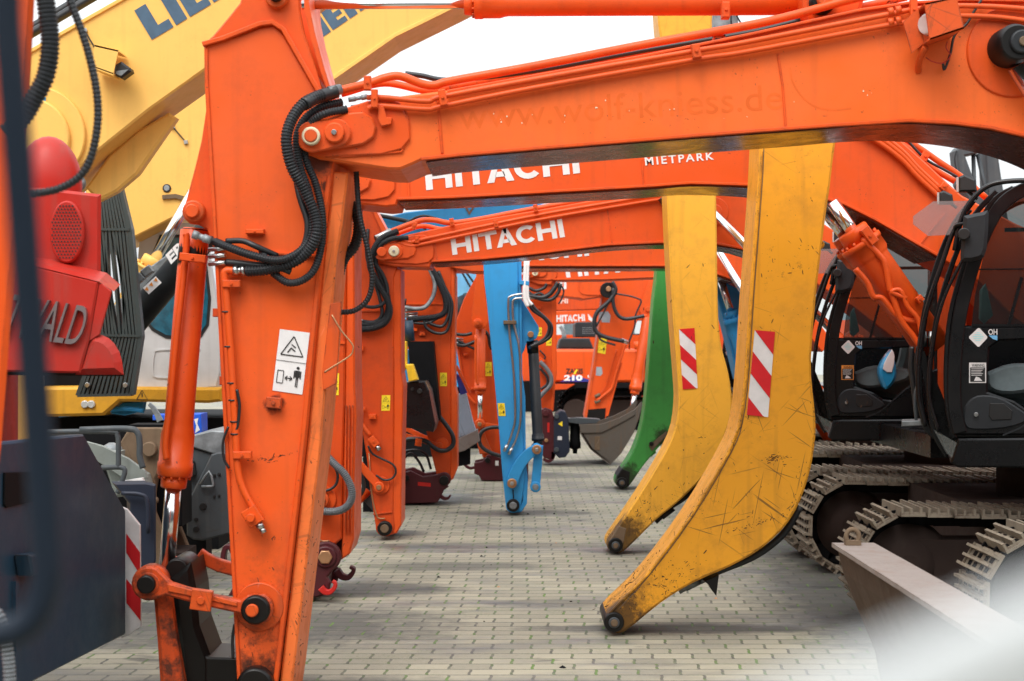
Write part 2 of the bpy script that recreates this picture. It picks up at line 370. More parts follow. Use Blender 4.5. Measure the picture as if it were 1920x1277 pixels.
# ---- lettering
def font_mesh(txt, bold=0.0, space=1.0):
    c = bpy.data.curves.new("t", 'FONT'); c.body = txt; c.offset = bold; c.space_character = space; c.resolution_u = 4
    o = bpy.data.objects.new("t", c); COL.objects.link(o); bpy.context.view_layer.update()
    me = bpy.data.meshes.new_from_object(o.evaluated_get(bpy.context.evaluated_depsgraph_get()))
    vs = [(v.co.x, v.co.y) for v in me.vertices]; fs = [tuple(p.vertices) for p in me.polygons]
    bpy.data.objects.remove(o); bpy.data.curves.remove(c); bpy.data.meshes.remove(me)
    return vs, fs
def hitachi_mesh():
    vs = []; fs = []; x = 0.0; k = 0.27
    def poly(ps):
        b = len(vs); vs.extend(ps); fs.append(tuple(range(b, b + len(ps))))
    def H(x):
        for a in (x, x + 0.78): poly([(a, 0), (a + k, 0), (a + k, 1), (a, 1)])
        poly([(x + k, 0.39), (x + 0.78, 0.39), (x + 0.78, 0.61), (x + k, 0.61)])
        return x + 1.05
    def I(x): poly([(x, 0), (x + k, 0), (x + k, 1), (x, 1)]); return x + k
    def T(x):
        poly([(x, 0.78), (x + 1, 0.78), (x + 1, 1), (x, 1)]); poly([(x + 0.365, 0), (x + 0.635, 0), (x + 0.635, 0.78), (x + 0.365, 0.78)]); return x + 1.0
    def A(x):
        poly([(x, 0), (x + .28, 0), (x + .62, 1), (x + .42, 1)]); poly([(x + .42, 1), (x + .62, .999), (x + .62, .7), (x + .5, .75)])
        poly([(x + .78, 0), (x + 1.08, 0), (x + .68, 1), (x + .5, 1), (x + .5, .74)]); poly([(x + .33, .2), (x + .74, .2), (x + .68, .4), (x + .4, .4)])
        return x + 1.08
    def C(x):
        n = 16; R = [(x + .56 + .56 * math.cos(a), .5 + .5 * math.sin(a)) for a in [math.radians(42 + 276 * i / n) for i in range(n + 1)]]
        r = [(x + .56 + .3 * math.cos(a), .5 + .28 * math.sin(a)) for a in [math.radians(42 + 276 * i / n) for i in range(n + 1)]]
        for i in range(n): poly([R[i], R[i + 1], r[i + 1], r[i]])
        return x + 1.03
    x = 0.0
    for f, gap in ((H, .13), (I, .05), (T, -.08), (A, .02), (C, .1), (H, .13), (I, 0)): x = f(x) + gap
    return vs, fs
def letter(fr, data, quad, o, mat, parent, name="lettering", thick=0.0, x0=None):
    """maps a flat text mesh on four photo points: top-left, top-right, bottom-right, bottom-left"""
    vs, fs = data; xs = [v[0] for v in vs]; ys = [v[1] for v in vs]; a, b, c, d = min(xs), max(xs), min(ys), max(ys)
    out = []
    for x, y in vs:
        s, t = (x - a) / (b - a), 1 - (y - c) / (d - c)
        tl, tr, br, bl = quad
        px = (tl[0] * (1 - s) + tr[0] * s) * (1 - t) + (bl[0] * (1 - s) + br[0] * s) * t
        py = (tl[1] * (1 - s) + tr[1] * s) * (1 - t) + (bl[1] * (1 - s) + br[1] * s) * t
        out.append(fr.p(px, py, o))
    m = MB(); m.add(out, fs)
    if thick:
        n = len(out); m.v += [tuple(Vector(v) + fr.n * thick) for v in m.v[:n]]
        edges = {}
        for f in fs:
            for i in range(len(f)):
                e = (f[i], f[(i + 1) % len(f)]); edges[e] = 1
        for (i, j) in edges:
            if (j, i) not in edges: m.f.append((i, j, j + n, i + n)); m.sm.append(False)
    return m.build(name, mat, parent)
HIT = hitachi_mesh()
def chips(fr, parent, clusters, o=-.0006, mat=None):
    """bare metal flakes and gouges: (x, y, spread x, spread y, count, direction in degrees)"""
    m = MB()
    for x, y, sx, sy, n, ang in clusters:
        a = math.radians(ang); ux, uy = math.cos(a), math.sin(a)
        for _ in range(n):
            u, v = rnd.gauss(0, sx), rnd.gauss(0, sy); cx, cy = x + u * ux - v * uy, y + u * uy + v * ux
            L = rnd.choice((.7, 1.0, 1.4, 2.2, 4.5)) * rnd.uniform(.6, 1.3); W = rnd.uniform(.35, 1.1); b = a + rnd.gauss(0, .5)
            q = [(cx + L * math.cos(t) * rnd.uniform(.6, 1.2) * math.cos(b) - W * math.sin(t) * rnd.uniform(.6, 1.2) * math.sin(b), cy + L * math.cos(t) * math.sin(b) + W * math.sin(t) * rnd.uniform(.6, 1.2) * math.cos(b)) for t in [k * math.pi / 4 for k in range(8)]]
            m.sheet(fr, q, o)
    return m.build("paint_specks", mat or CHIP, parent)
def block_mesh(word):
    vs = []; fs = []; x = 0.0; k = .40
    def r(a, b, c, d): n = len(vs); vs.extend([(a, b), (c, b), (c, d), (a, d)]); fs.append((n, n + 1, n + 2, n + 3))
    for ch in word:
        r(x, 0, x + k, 1)
        if ch == 'I': w_ = k
        elif ch == 'L': w_ = .78; r(x + k, 0, x + w_, .28)
        elif ch == 'E': w_ = .76; r(x + k, 0, x + w_, .24); r(x + k, .39, x + w_ - .04, .61); r(x + k, .76, x + w_, 1)
        elif ch == 'B': w_ = .88; r(x + k, 0, x + w_ - .1, .2); r(x + k, .4, x + w_ - .12, .6); r(x + k, .8, x + w_ - .1, 1); r(x + .62, .2, x + w_, .4); r(x + .62, .6, x + w_, .8)
        elif ch == 'H': w_ = .98; r(x + .58, 0, x + .98, 1); r(x + k, .37, x + .58, .63)
        elif ch == 'R': w_ = .9; r(x + k, .8, x + w_ - .1, 1); r(x + k, .36, x + w_ - .1, .56); r(x + .62, .56, x + w_, .8); r(x + .54, 0, x + .94, .36)
        x += w_ + .1
    return vs, fs
def belly(fr, line, o0, o1, parent, sm=3):  # added thin strip that carries painted shade along a boom's underside
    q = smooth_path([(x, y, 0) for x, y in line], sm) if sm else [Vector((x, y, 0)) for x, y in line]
    MB().prism(fr, [(v.x, v.y + .8) for v in q] + [(v.x, v.y + 3.2) for v in reversed(q)], o0, o1).build("belly_shade", BELLY_SHADE, parent)
def lerp2(q, s, t):
    tl, tr, br, bl = q
    return ((tl[0] * (1 - s) + tr[0] * s) * (1 - t) + (bl[0] * (1 - s) + br[0] * s) * t, (tl[1] * (1 - s) + tr[1] * s) * (1 - t) + (bl[1] * (1 - s) + br[1] * s) * t)
def warn_sticker(fr, q, parent, mat=STY, o=-0.003, flip=False):
    """two-panel pictogram sticker: triangle above; box, arrow and man below"""
    b = MB(); b.sheet(fr, q, o); base = b.build("warning_sticker", mat, parent)
    m = MB(); L = lambda s, t: lerp2(q, 1 - s if flip else s, t)
    def line(pts, w):
        w = w
        for i in range(len(pts) - 1):
            (x0, y0), (x1, y1) = pts[i], pts[i + 1]; asp = 2.0
            d = Vector((x1 - x0, (y1 - y0) * asp)); d.normalize(); nx, ny = -d.y * w, d.x * w / asp
            m.sheet(fr, [L(x0 + nx, y0 + ny), L(x1 + nx, y1 + ny), L(x1 - nx, y1 - ny), L(x0 - nx, y0 - ny)], o * 1.8)
    line([(.5, .09), (.87, .4), (.13, .4), (.5, .09)], .018)
    line([(.35, .36), (.45, .28), (.6, .33)], .02); line([(.45, .22), (.6, .27)], .02)
    line([(.0, .5), (1, .5)], .008); line([(.1, .66), (.3, .66), (.3, .86), (.1, .86), (.1, .66)], .012)
    line([(.36, .77), (.6, .77)], .016); line([(.44, .735), (.36, .77), (.44, .805)], .016); line([(.52, .735), (.6, .77), (.52, .805)], .016)
    m.sheet(fr, [L(.76 + .05 * math.cos(a), .59 + .025 * math.sin(a)) for a in [i * math.pi / 5 for i in range(10)]], o * 1.8)
    m.sheet(fr, [L(.68, .63), L(.84, .63), L(.84, .74), L(.8, .74), L(.8, .9), L(.77, .9), L(.77, .77), L(.75, .77), L(.75, .9), L(.72, .9), L(.72, .74), L(.68, .74)], o * 1.8)
    line([(.655, .635), (.655, .76)], .018); line([(.865, .635), (.865, .76)], .018)
    m.build("print", BLACK, base); return base
def chevron_board(fr, q, parent, o=-0.004, down=True, bands=((0, .16), (.45, .7), (.95, 1.3)), name="warning_board", shear=.27):
    b = MB(); b.sheet(fr, q, o); base = b.build(name, SWHITE, parent)
    def clip(t0, t1):
        m = MB()
        # diagonal band between lines v = t0 + shear*u ... clipped to the board
        n = 12; up = []; lo = []
        for i in range(n + 1):
            u = i / n; a = max(0, min(1, t0 + (shear * u if down else -shear * u))); c = max(0, min(1, t1 + (shear * u if down else -shear * u)))
            up.append(lerp2(q, u, a)); lo.append(lerp2(q, u, c))
        for i in range(n):
            if abs(up[i][1] - lo[i][1]) + abs(up[i + 1][1] - lo[i + 1][1]) > 0.01: m.sheet(fr, [up[i], up[i + 1], lo[i + 1], lo[i]], o * 1.7)
        m.build("red_stripe", SRED, base)
    for a, c in bands: clip(a, c)
    return base

# ------------------------------------------------------------------ ground
def ground():
    m, t, b, co = newmat("interlocking pavers")
    sep = t.nodes.new("ShaderNodeSeparateXYZ"); t.links.new(co, sep.inputs[0])
    RH = 0.165
    ph = math_(t, 'FRACT', math_(t, 'DIVIDE', sep.outputs[1], RH)); zig = math_(t, 'SINE', math_(t, 'MULTIPLY', ph, 6.283))
    wob = ramp(t, noise(t, co, 2.2, 2), 0, 1, -0.006, 0.006)
    x2 = math_(t, 'ADD', sep.outputs[0], math_(t, 'MULTIPLY', zig, 0.0045)); y2 = math_(t, 'ADD', sep.outputs[1], wob)
    cmb = t.nodes.new("ShaderNodeCombineXYZ"); t.links.new(x2, cmb.inputs[0]); t.links.new(y2, cmb.inputs[1])
    br = t.nodes.new("ShaderNodeTexBrick"); br.offset = 0.5; br.inputs["Scale"].default_value = 1.0
    br.inputs["Brick Width"].default_value = 0.235; br.inputs["Row Height"].default_value = RH; br.inputs["Mortar Size"].default_value = 0.0092
    br.inputs["Mortar Smooth"].default_value = 0.3; br.inputs["Bias"].default_value = 0.0
    br.inputs["Color1"].default_value = (0.335, 0.307, 0.218, 1); br.inputs["Color2"].default_value = (0.225, 0.21, 0.15, 1); br.inputs["Mortar"].default_value = (0.028, 0.027, 0.02, 1)
    t.links.new(cmb.outputs[0], br.inputs["Vector"])
    c = mixc(t, math_(t, 'MULTIPLY', br.outputs["Fac"], ramp(t, noise(t, co, 6.5, 4, 0.7), 0.38, 0.62, 0.75, 0.0)), br.outputs["Color"], (0.13, 0.12, 0.09))
    n1 = noise(t, co, 38, 5, 0.7); c = mixc(t, ramp(t, n1, 0.35, 0.7, 0, 0.4), c, (0.36, 0.33, 0.28))
    mp = t.nodes.new("ShaderNodeMapping"); mp.inputs["Scale"].default_value = (0.45, 1.0, 1); t.links.new(co, mp.inputs["Vector"])
    damp = ramp(t, noise(t, mp.outputs[0], 1.0, 6, 0.68), 0.50, 0.64)
    c = mixc(t, math_(t, 'MULTIPLY', damp, 0.7), c, (0.075, 0.082, 0.092))
    oil = ramp(t, noise(t, mp.outputs[0], 2.4, 4, 0.6), 0.64, 0.7); c = mixc(t, math_(t, 'MULTIPLY', oil, 0.7), c, (0.03, 0.03, 0.032))
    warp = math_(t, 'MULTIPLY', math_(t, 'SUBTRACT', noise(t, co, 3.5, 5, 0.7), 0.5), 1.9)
    stain_shade = None  # oil stains; those at the feet also paint in contact shadow
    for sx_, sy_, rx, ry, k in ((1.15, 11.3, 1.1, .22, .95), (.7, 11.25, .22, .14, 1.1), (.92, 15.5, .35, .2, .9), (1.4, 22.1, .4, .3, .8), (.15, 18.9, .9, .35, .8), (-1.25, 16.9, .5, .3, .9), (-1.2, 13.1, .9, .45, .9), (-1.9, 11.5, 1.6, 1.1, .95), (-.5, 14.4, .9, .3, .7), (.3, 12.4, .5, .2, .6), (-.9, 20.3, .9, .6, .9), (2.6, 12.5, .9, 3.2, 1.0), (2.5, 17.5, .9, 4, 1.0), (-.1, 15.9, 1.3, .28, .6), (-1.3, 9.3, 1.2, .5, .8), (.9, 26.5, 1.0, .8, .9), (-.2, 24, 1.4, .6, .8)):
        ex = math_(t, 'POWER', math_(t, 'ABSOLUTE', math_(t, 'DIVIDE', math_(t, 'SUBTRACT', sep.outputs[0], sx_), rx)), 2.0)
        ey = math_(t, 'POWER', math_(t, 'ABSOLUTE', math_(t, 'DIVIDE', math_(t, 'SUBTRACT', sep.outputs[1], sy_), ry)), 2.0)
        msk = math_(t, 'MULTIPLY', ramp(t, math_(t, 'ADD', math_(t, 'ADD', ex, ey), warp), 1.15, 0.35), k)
        stain_shade = msk if stain_shade is None else math_(t, 'MAXIMUM', stain_shade, msk)
    c = mixc(t, math_(t, 'MULTIPLY', stain_shade, 0.82), c, (0.04, 0.041, 0.043))
    grain = noise(t, co, 140, 2, 0.6); c = mixc(t, ramp(t, grain, 0.62, 0.7, 0, 0.5), c, (0.1, 0.09, 0.07))
    # moss keeps to the joints
    vj = math_(t, 'FRACT', math_(t, 'DIVIDE', y2, RH))
    rowj = math_(t, 'LESS_THAN', math_(t, 'ABSOLUTE', math_(t, 'SUBTRACT', vj, 0.5)), 0.45)
    mossm = math_(t, 'MULTIPLY', ramp(t, noise(t, co, 1.7, 5, 0.75), 0.42, 0.56), ramp(t, noise(t, co, 7.5, 3, 0.6), 0.42, 0.56))
    mf = math_(t, 'MULTIPLY', math_(t, 'MULTIPLY', br.outputs["Fac"], mossm), math_(t, 'ADD', math_(t, 'MULTIPLY', rowj, 0.75), 0.2))
    c = mixc(t, mf, c, (0.10, 0.19, 0.03))
    spread = math_(t, 'MULTIPLY', ramp(t, noise(t, co, 1.3, 5, 0.7), 0.56, 0.68), ramp(t, noise(t, co, 60, 2), 0.5, 0.62))
    c = mixc(t, math_(t, 'MULTIPLY', spread, 0.6), c, (0.12, 0.16, 0.05))
    t.links.new(c, b.inputs["Base Color"]); t.links.new(ramp(t, damp, 0, 1, 0.75, 0.38), b.inputs["Roughness"])
    bp = t.nodes.new("ShaderNodeBump"); bp.inputs["Strength"].default_value = 0.6; bp.inputs["Distance"].default_value = 0.008
    h = math_(t, 'SUBTRACT', math_(t, 'MULTIPLY', n1, 0.3), br.outputs["Fac"]); t.links.new(h, bp.inputs["Height"]); t.links.new(bp.outputs[0], b.inputs["Normal"])
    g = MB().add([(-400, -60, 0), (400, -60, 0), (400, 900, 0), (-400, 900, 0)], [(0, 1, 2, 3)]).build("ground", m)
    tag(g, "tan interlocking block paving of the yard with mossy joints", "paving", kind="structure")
ground()

# ------------------------------------------------------------------ shared excavator pieces
GX = "excavators parked in a row"
def root_at(fr, x, name, label, cat, group=None, yback=0.3):
    v = fr.p(x, 640, yback); return thing(name, label, cat, (v.x, v.y, 0.0), group)
def pin_part(fr, x, y, r, o0, o1, mat, parent, name="pin", inner=None, imat=None):
    p = MB().pin(fr, x, y, r, o0, o1).build(name, mat, parent)
    if inner: MB().pin(fr, x, y, inner, o0 - fr.r(2.5), o0 + 0.01).build("bolt", imat or STEEL, p)
    return p
def link_plates(fr, x, y, ang, s, parent, o=-0.06, wash=0, r1=None, mat=ORANGE):
    """rounded keeper plates round the boom nose pin; s = photo pixels per unit"""
    def rot(px, py): a = math.radians(ang); return (x + s * (px * math.cos(a) - py * math.sin(a)), y + s * (px * math.sin(a) + py * math.cos(a)))
    big = [rot(*q) for q in ([(-34 * math.cos(math.radians(t)), -34 * math.sin(math.radians(t))) for t in range(-80, 81, 20)] + [(110, -52), (150, -52), (170, -40), (182, 0), (178, 30), (160, 46), (120, 50), (20, 38)])]
    MB().prism(fr, big, o - 0.022, o, 0.006).build("side_plate", mat, parent)
    sm = [rot(*q) for q in ([(-28 * math.cos(math.radians(t)), -28 * math.sin(math.radians(t))) for t in range(-80, 81, 20)] + [(75, -34), (100, -32), (116, -18), (120, 0), (112, 18), (90, 28)])]
    MB().prism(fr, sm, o - 0.05, o - 0.022, 0.008).build("cover_plate", mat, parent)
    k = MB().prism(fr, [rot(*q) for q in circle(0, 0, 29, 14, 90, 270) + circle(47, 0, 26, 14, -90, 90)], o - 0.075, o - 0.05, 0.006).build("keeper_plate", mat, parent)
    a, c = rot(0, 0), rot(43, 0)
    MB().pin(fr, *a, 17 * s, o - 0.115, o - 0.07).build("pin", CREAM if wash == 1 else ORANGE, parent)
    if wash == 1: MB().pin(fr, *a, 12 * s, o - 0.122, o - 0.112).build("bolt", ORANGE_W, parent)
    MB().pin(fr, *c, 19 * s, o - 0.105, o - 0.07).build("pin", CREAM if wash == 2 else ORANGE, parent)
    MB().pin(fr, *c, 5 * s, o - 0.12, o - 0.1).build("bolt", STEEL, parent)
def jack(fr, A, B, rb, rr, split, parent, o, name="hydraulic_cylinder", mat=None, gl=0.07, collar=True, rodmat=None, ho=0.0):
    """barrel from A to the gland at fraction split, chrome rod on to B; widths in px"""
    mat = mat or ORANGE
    a = fr.q(A[0], A[1], o); b = fr.q(B[0], B[1], o + ho); R = fr.r(rb); rr = fr.r(rr)
    c = a.lerp(b, split); g = gl
    m = MB(); m.lathe(a, c, [(0, R * .8), (.01, R), (1 - g * 1.7, R), (1 - g * 1.55, R * 1.04), (1 - g * 1.3, R * 1.16), (1 - g * .45, R * 1.16), (1 - g * .44, R * 1.22), (1 - g * .05, R * 1.22), (1, R * 1.05)], 28)
    top = m.build(name, mat, parent)
    if collar:
        k = MB(); k.lathe(c, c + (b - a).normalized() * R * .8, [(0, R * .92), (.9, R * .88), (1, R * .8)], 28); 
        d = (b - a).normalized(); e1 = d.cross(fr.n).normalized()
        for i in range(12):
            q = c + (e1 * math.cos(i * math.pi / 6) + fr.n * math.sin(i * math.pi / 6)) * R * 1.06
            k.cyl(q - d * R * .1, q + d * R * .16, R * .09, 8)
        k.build("gland", mat, top)
    MB().cyl(c, b, rr, 24).build("rod", rodmat or CHROME, top)
    return top
def clampb(fr, x, y, w, h, ang, parent, o=-0.09, mat=ORANGE, name="pipe_clamp", th=0.03):
    a = math.radians(ang); q = []
    for px, py in ((-w, -h), (w, -h), (w, h), (-w, h)): q.append((x + (px * math.cos(a) - py * math.sin(a)) / 2, y + (px * math.sin(a) + py * math.cos(a)) / 2))
    c = MB().prism(fr, q, o - th, o + 0.02, 0.004).build(name, mat, parent)
    MB().pin(fr, x, y, min(w, h) * .2, o - th - 0.012, o - th + 0.004, 8).build("bolt", mat, c); return c
def pad_track(name, x0, L, y0, wdt, H, parent, mat=TRACK, pitch=0.175, z0=0.0):
    """crawler chain: shoes with three bars each round a long loop; front idler at x0"""
    r = H / 2 - 0.03; per = 2 * (L - 2 * r) + 2 * math.pi * r; n = int(per / pitch); cz = z0 + H / 2
    m = MB()
    def at(s):
        s %= per; st = L - 2 * r
        if s < st: x = x0 + r + s; sag = -0.03 * math.sin(math.pi * min(1, s / st)) ; return Vector((x, 0, cz + r + sag)), Vector((1, 0, 0))
        s -= st
        if s < math.pi * r: a = s / r; return Vector((x0 + L - r + r * math.sin(a), 0, cz + r * math.cos(a))), Vector((math.cos(a), 0, -math.sin(a)))
        s -= math.pi * r
        if s < st: return Vector((x0 + L - r - s, 0, cz - r)), Vector((-1, 0, 0))
        s -= st; a = s / r; return Vector((x0 + r - r * math.sin(a), 0, cz - r * math.cos(a))), Vector((-math.cos(a), 0, math.sin(a)))
    Y = Vector((0, 1, 0))
    for i in range(n):
        p, d = at(i * per / n); out = Vector((-d.z, 0, d.x)); p.y = y0 + wdt / 2
        jx = rnd.uniform(-.004, .004)
        m.hexa(p + out * 0.006, d * (pitch * .46), Y * (wdt / 2), out * 0.008)
        for k, hh in ((-.40, .046), (-.06, .04), (.30, .046)):
            m.hexa(p + out * (0.012 + hh / 2) + d * (pitch * k + jx), d * 0.009, Y * (wdt / 2 * rnd.uniform(.97, 1.0)), out * hh / 2)
        for sgn in (-1, 1):
            m.hexa(p + Y * (sgn * wdt * .47) + out * .014, d * (pitch * .46), Y * .006, out * .014)
    tr = m.build(name, mat, parent)
    c = MB()
    for i in range(n):
        p, d = at(i * per / n); out = Vector((-d.z, 0, d.x)); p.y = y0 + wdt / 2
        for sg in (-.3, -.12, .12, .3):
            for dd in (-.24, .12): c.hexa(p + out * .0145 + Y * (sg * wdt) + d * (pitch * dd), d * (pitch * .09), Y * (wdt * .055), out * .002)
    for i in range(n):
        p, d = at((i + .5) * per / n); out = Vector((-d.z, 0, d.x)); p.y = y0 + wdt / 2
        for sg in (-.09, .09): c.hexa(p + out * .022 + Y * sg * 1.4, d * .016, Y * .014, out * .012)
    c.build("tread_recess", DARK, tr)  # near-black blocks painting the shoe recesses dark
    for sg in (-.09, .09):
        c = MB()
        for i in range(n):
            p, d = at((i + .5) * per / n); out = Vector((-d.z, 0, d.x)); p.y = y0 + wdt / 2
            c.hexa(p - out * .04 + Y * sg, d * (pitch * .5), Y * .02, out * .035)
        c.build("track_chain", DARK, tr)
    f = MB(); yy = y0 + wdt * .28
    f.box(x0 + r * 1.2, x0 + L - r * 1.1, yy, y0 + wdt * .72, cz - r * .55, cz + r * .5)
    f.build("track_frame", BROWN_D, tr)
    for xx in (x0 + r, x0 + L - r):
        MB().lathe((xx, yy - .03, cz), (xx, y0 + wdt * .75, cz), [(0, r * .22), (.04, r * .28), (.05, r * .5), (.12, r * .52), (.13, r * .8), (.3, r * .84), (.31, r * .9), (.94, r * .9), (1, r * .7)], 28).build("idler", BROWN_D, tr)
    for i in range(6):
        xx = x0 + r * 2 + (L - 4 * r) * i / 5; MB().cyl((xx, yy - .01, z0 + .13), (xx, y0 + wdt * .75, z0 + .13), .085, 16).build("roller", DARK, tr)
    return tr
def undercarriage(parent, x0, yn, gauge, L=3.9, H=0.74, x0b=None, wdt=0.6, deckz=1.02, deckx=None, house=True, pitch=0.175):
    pad_track("track", x0, L, yn, wdt, H, parent, pitch=pitch)
    pad_track("track", x0b or x0, L, yn + gauge, wdt, H, parent, pitch=pitch)
    m = MB(); m.box(x0 + .9, x0 + L - .9, yn + wdt * .6, yn + gauge + .1, .42, .72); m.lathe((x0 + L / 2, yn + gauge / 2 + .3, .72), (x0 + L / 2, yn + gauge / 2 + .3, 1.0), [(0, .62), (1, .62)], 32)
    m.build("car_body", BROWN_D, parent)
    if house:
        dx = deckx if deckx is not None else x0 + .9
        m = MB(); m.box(dx, dx + 3.6, yn + 1.05, yn + gauge + wdt - .02, deckz, deckz + .16); m.build("deck", BLACKP, parent)
        m = MB(); m.box(dx + 1.9, dx + 3.9, yn + 0.0, yn + gauge + wdt + .0, deckz + .17, deckz + 1.15); m.build("engine_housing", ORANGE, parent)

def cab(fr, parent, X, mirror2=False, depth=0.98, bag=False):
    """operator's cab drawn on the near side plane; X maps cab pixels (near cab of the photo) to photo pixels"""
    def P(pts): return [X(x, y) for x, y in pts]
    root = MB()
    T = depth
    # body: lower door panel, sill, rear, roof
    body = MB()
    low = P([(1786, 868), (1770, 810), (1766, 740), (1772, 670), (1782, 608), (2090, 608), (2090, 868)])
    MB().prism(fr, P([(1792, 612), (2090, 612), (2090, 630), (1874, 639), (1856, 652), (1852, 700), (1852, 735), (1872, 742), (1902, 752), (1925, 768), (1950, 772), (1985, 742), (2060, 692), (2090, 677), (2090, 816), (1796, 816), (1778, 800), (1772, 740), (1776, 670)]), 0, .05, .012).build("door_panel", BLACKP, parent)
    lowb = MB(); lowb.prism(fr, P([(1796, 822), (2090, 820), (2090, 878), (1796, 876), (1782, 868)]), -.02, T, .012)
    lowb.prism(fr, P([(2060, 360), (2090, 360), (2090, 820), (2060, 820)]), 0.01, T, .01)
    lowb.prism(fr, P([(1796, 608), (2090, 608), (2090, 820), (1796, 820)]), T - .05, T)
    lowb.prism(fr, P([(1780, 800), (2090, 800), (2090, 820), (1780, 820)]), .06, T - .06)
    cb = lowb.build("cab_shell", BLACKP, parent)
    # pillars: three nested curved bars at the front
    for k, (pts, wd, o0, o1) in enumerate((
        ([(2060, 342), (1985, 345), (1930, 352), (1882, 380), (1850, 430), (1822, 505), (1800, 590), (1790, 680), (1790, 760), (1800, 812)], 26, -.02, .06),
        ([(1900, 352), (1866, 372), (1836, 420), (1806, 500), (1782, 590), (1774, 680), (1776, 760), (1790, 822)], 9, .0, .07),
        ([(1870, 356), (1828, 402), (1795, 470), (1765, 560), (1748, 650), (1742, 740), (1752, 812), (1776, 856)], 10, .06, .12),
        ([(1826, 372), (1790, 420), (1760, 490), (1736, 580), (1725, 660), (1724, 740), (1736, 800), (1754, 820)], 13, .1, .16),
        ([(1826, 372), (1790, 420), (1760, 490), (1736, 580), (1725, 660), (1724, 740), (1736, 800), (1754, 820)], 13, T - .08, T),
        ([(2060, 342), (1985, 345), (1930, 352), (1882, 380), (1850, 430), (1822, 505), (1800, 590), (1790, 680), (1790, 760), (1800, 812)], 20, T - .06, T))):
        MB().strip(fr, P(pts), fr.r(wd) * F / fr.D * X.s, o0, o1, .006, sm=4).build("pillar", BLACKP, parent)
    MB().prism(fr, P([(1890, 352), (1940, 340), (2090, 336), (2090, 352), (1940, 356), (1900, 366)]), 0, T, .012).build("roof", BLACKP, parent)
    MB().prism(fr, P([(1724, 660), (1734, 660), (1758, 815), (1800, 830), (1800, 822), (1748, 812)]), .1, T, 0).build("front_sill", BLACKP, parent)
    # glass
    g = MB(); g.prism(fr, P([(1822, 608), (1828, 555), (1846, 470), (1876, 395), (1906, 366), (2060, 360), (2060, 608)]), .02, .026)
    w = g.build("window", GLASS, parent)
    for q_, w_, a_, b_ in (([(1822, 610), (2060, 610)], 5, .0, .05), ([(1916, 520), (1892, 608)], 6, .0, .045), ([(1836, 505), (2060, 503)], 2.5, .012, .03), ([(1892, 420), (2060, 418)], 8, .6, .64)):
        MB().strip(fr, P(q_), w_ * X.s, a_, b_).build("glazing_bar", BLACKP, w)
    g = MB(); pa = smooth_path([(a, b, 0) for a, b in P([(1828, 374), (1790, 422), (1761, 490), (1738, 580), (1727, 660), (1727, 740), (1738, 800)])], 5)
    vs = [fr.p(v.x, v.y, .13) for v in pa] + [fr.p(v.x, v.y, T - .05) for v in pa]; n = len(pa)
    g.add(vs, [(i, i + 1, n + i + 1, n + i) for i in range(n - 1)], True); g.build("windscreen", GLASS, parent)
    g = MB(); g.prism(fr, P([(1750, 805), (1790, 828), (1806, 836), (1812, 880), (1775, 850)]), -.01, .35); g.build("foot_guard", CLEAR, parent)
    # rails and step
    rl = MB(); rl.ftube(fr, P([(1735, 800), (1722, 740), (1724, 660), (1738, 580), (1768, 490), (1790, 430), (1812, 410)]), 4.5 * X.s, -.02, n=6)
    rl.ftube(fr, P([(1790, 470), (1800, 420), (1818, 380), (1850, 350), (1890, 340), (1960, 338)]), 5 * X.s, -.06, n=6)
    rl.ftube(fr, P([(1760, 810), (1742, 740), (1748, 650), (1770, 560), (1808, 480)]), 3 * X.s, -.04, n=6); rl.build("grab_rail", BLACKP, parent)
    MB().prism(fr, P([(1690, 792), (1735, 790), (1735, 800), (1690, 802)]), .15, .45, .005).build("step", GALV, parent)
    MB().ftube(fr, P([(1718, 792), (1716, 740), (1730, 700)]), 3.2 * X.s, .2).build("step_post", DSTEEL, parent)
    # mirror
    mr = MB().prism(fr, P([(1806, 408), (1843, 400), (1852, 404), (1848, 470), (1836, 488), (1806, 492), (1800, 480)]), -.17, -.07, .022, sm=2).build("mirror", PLASTIC, parent)
    MB().ftube(fr, [(*X(1790, 440), -.02), (*X(1792, 424), -.08), (*X(1812, 418), -.12)], 3.2 * X.s).build("mirror_arm", BLACKP, mr)
    MB().pin(fr, *X(1806, 442), 11 * X.s, -.21, -.15).build("mirror_knob", BLACK, mr)
    # lamps, visor
    for (x, y, k, yo) in ((1776, 363, 1.0, .28), (1815, 343, 1.25, .0)):
        a, b = 14 * k, 13 * k
        lm = MB().prism(fr, P([(x - a, y - b * .7), (x - a * .4, y - b), (x + a * .8, y - b * .4), (x + a, y + b), (x - a, y + b)]), yo, yo + .1, .012).build("work_lamp", BLACK, parent)
        MB().prism(fr, P([(x - a - 4, y - b * .7), (x - a, y - b * .7), (x - a, y + b), (x - a - 4, y + b)]), yo + .01, yo + .09).build("lens", LENS, lm)
        MB().ftube(fr, P([(x, y + b), (x + 18, y + b + 14)]), 3 * X.s, yo + .05).build("bracket", BLACK, lm)
    MB().prism(fr, P([(1712, 405), (1750, 377), (1818, 376), (1792, 430), (1780, 440), (1740, 442), (1712, 420)]), .02, .03).build("visor", VISOR, parent)
    # seat and controls inside
    st = MB(); st.prism(fr, P([(1858, 712), (1900, 700), (1960, 705), (1990, 560), (1975, 490), (2000, 470), (2030, 520), (2040, 760), (1930, 765), (1862, 745)]), .3, .75, .04, sm=3); st.build("seat", SEAT, parent)
    MB().prism(fr, P([(1850, 700), (1905, 682), (1990, 690), (1990, 720), (1900, 740), (1856, 730)]), .12, .28, .02, sm=3).build("console", SEAT, parent)
    MB().prism(fr, P([(1842, 540), (1852, 528), (1866, 590), (1850, 606), (1840, 596)]), .3, .55, .01).build("monitor", CYAN, parent)
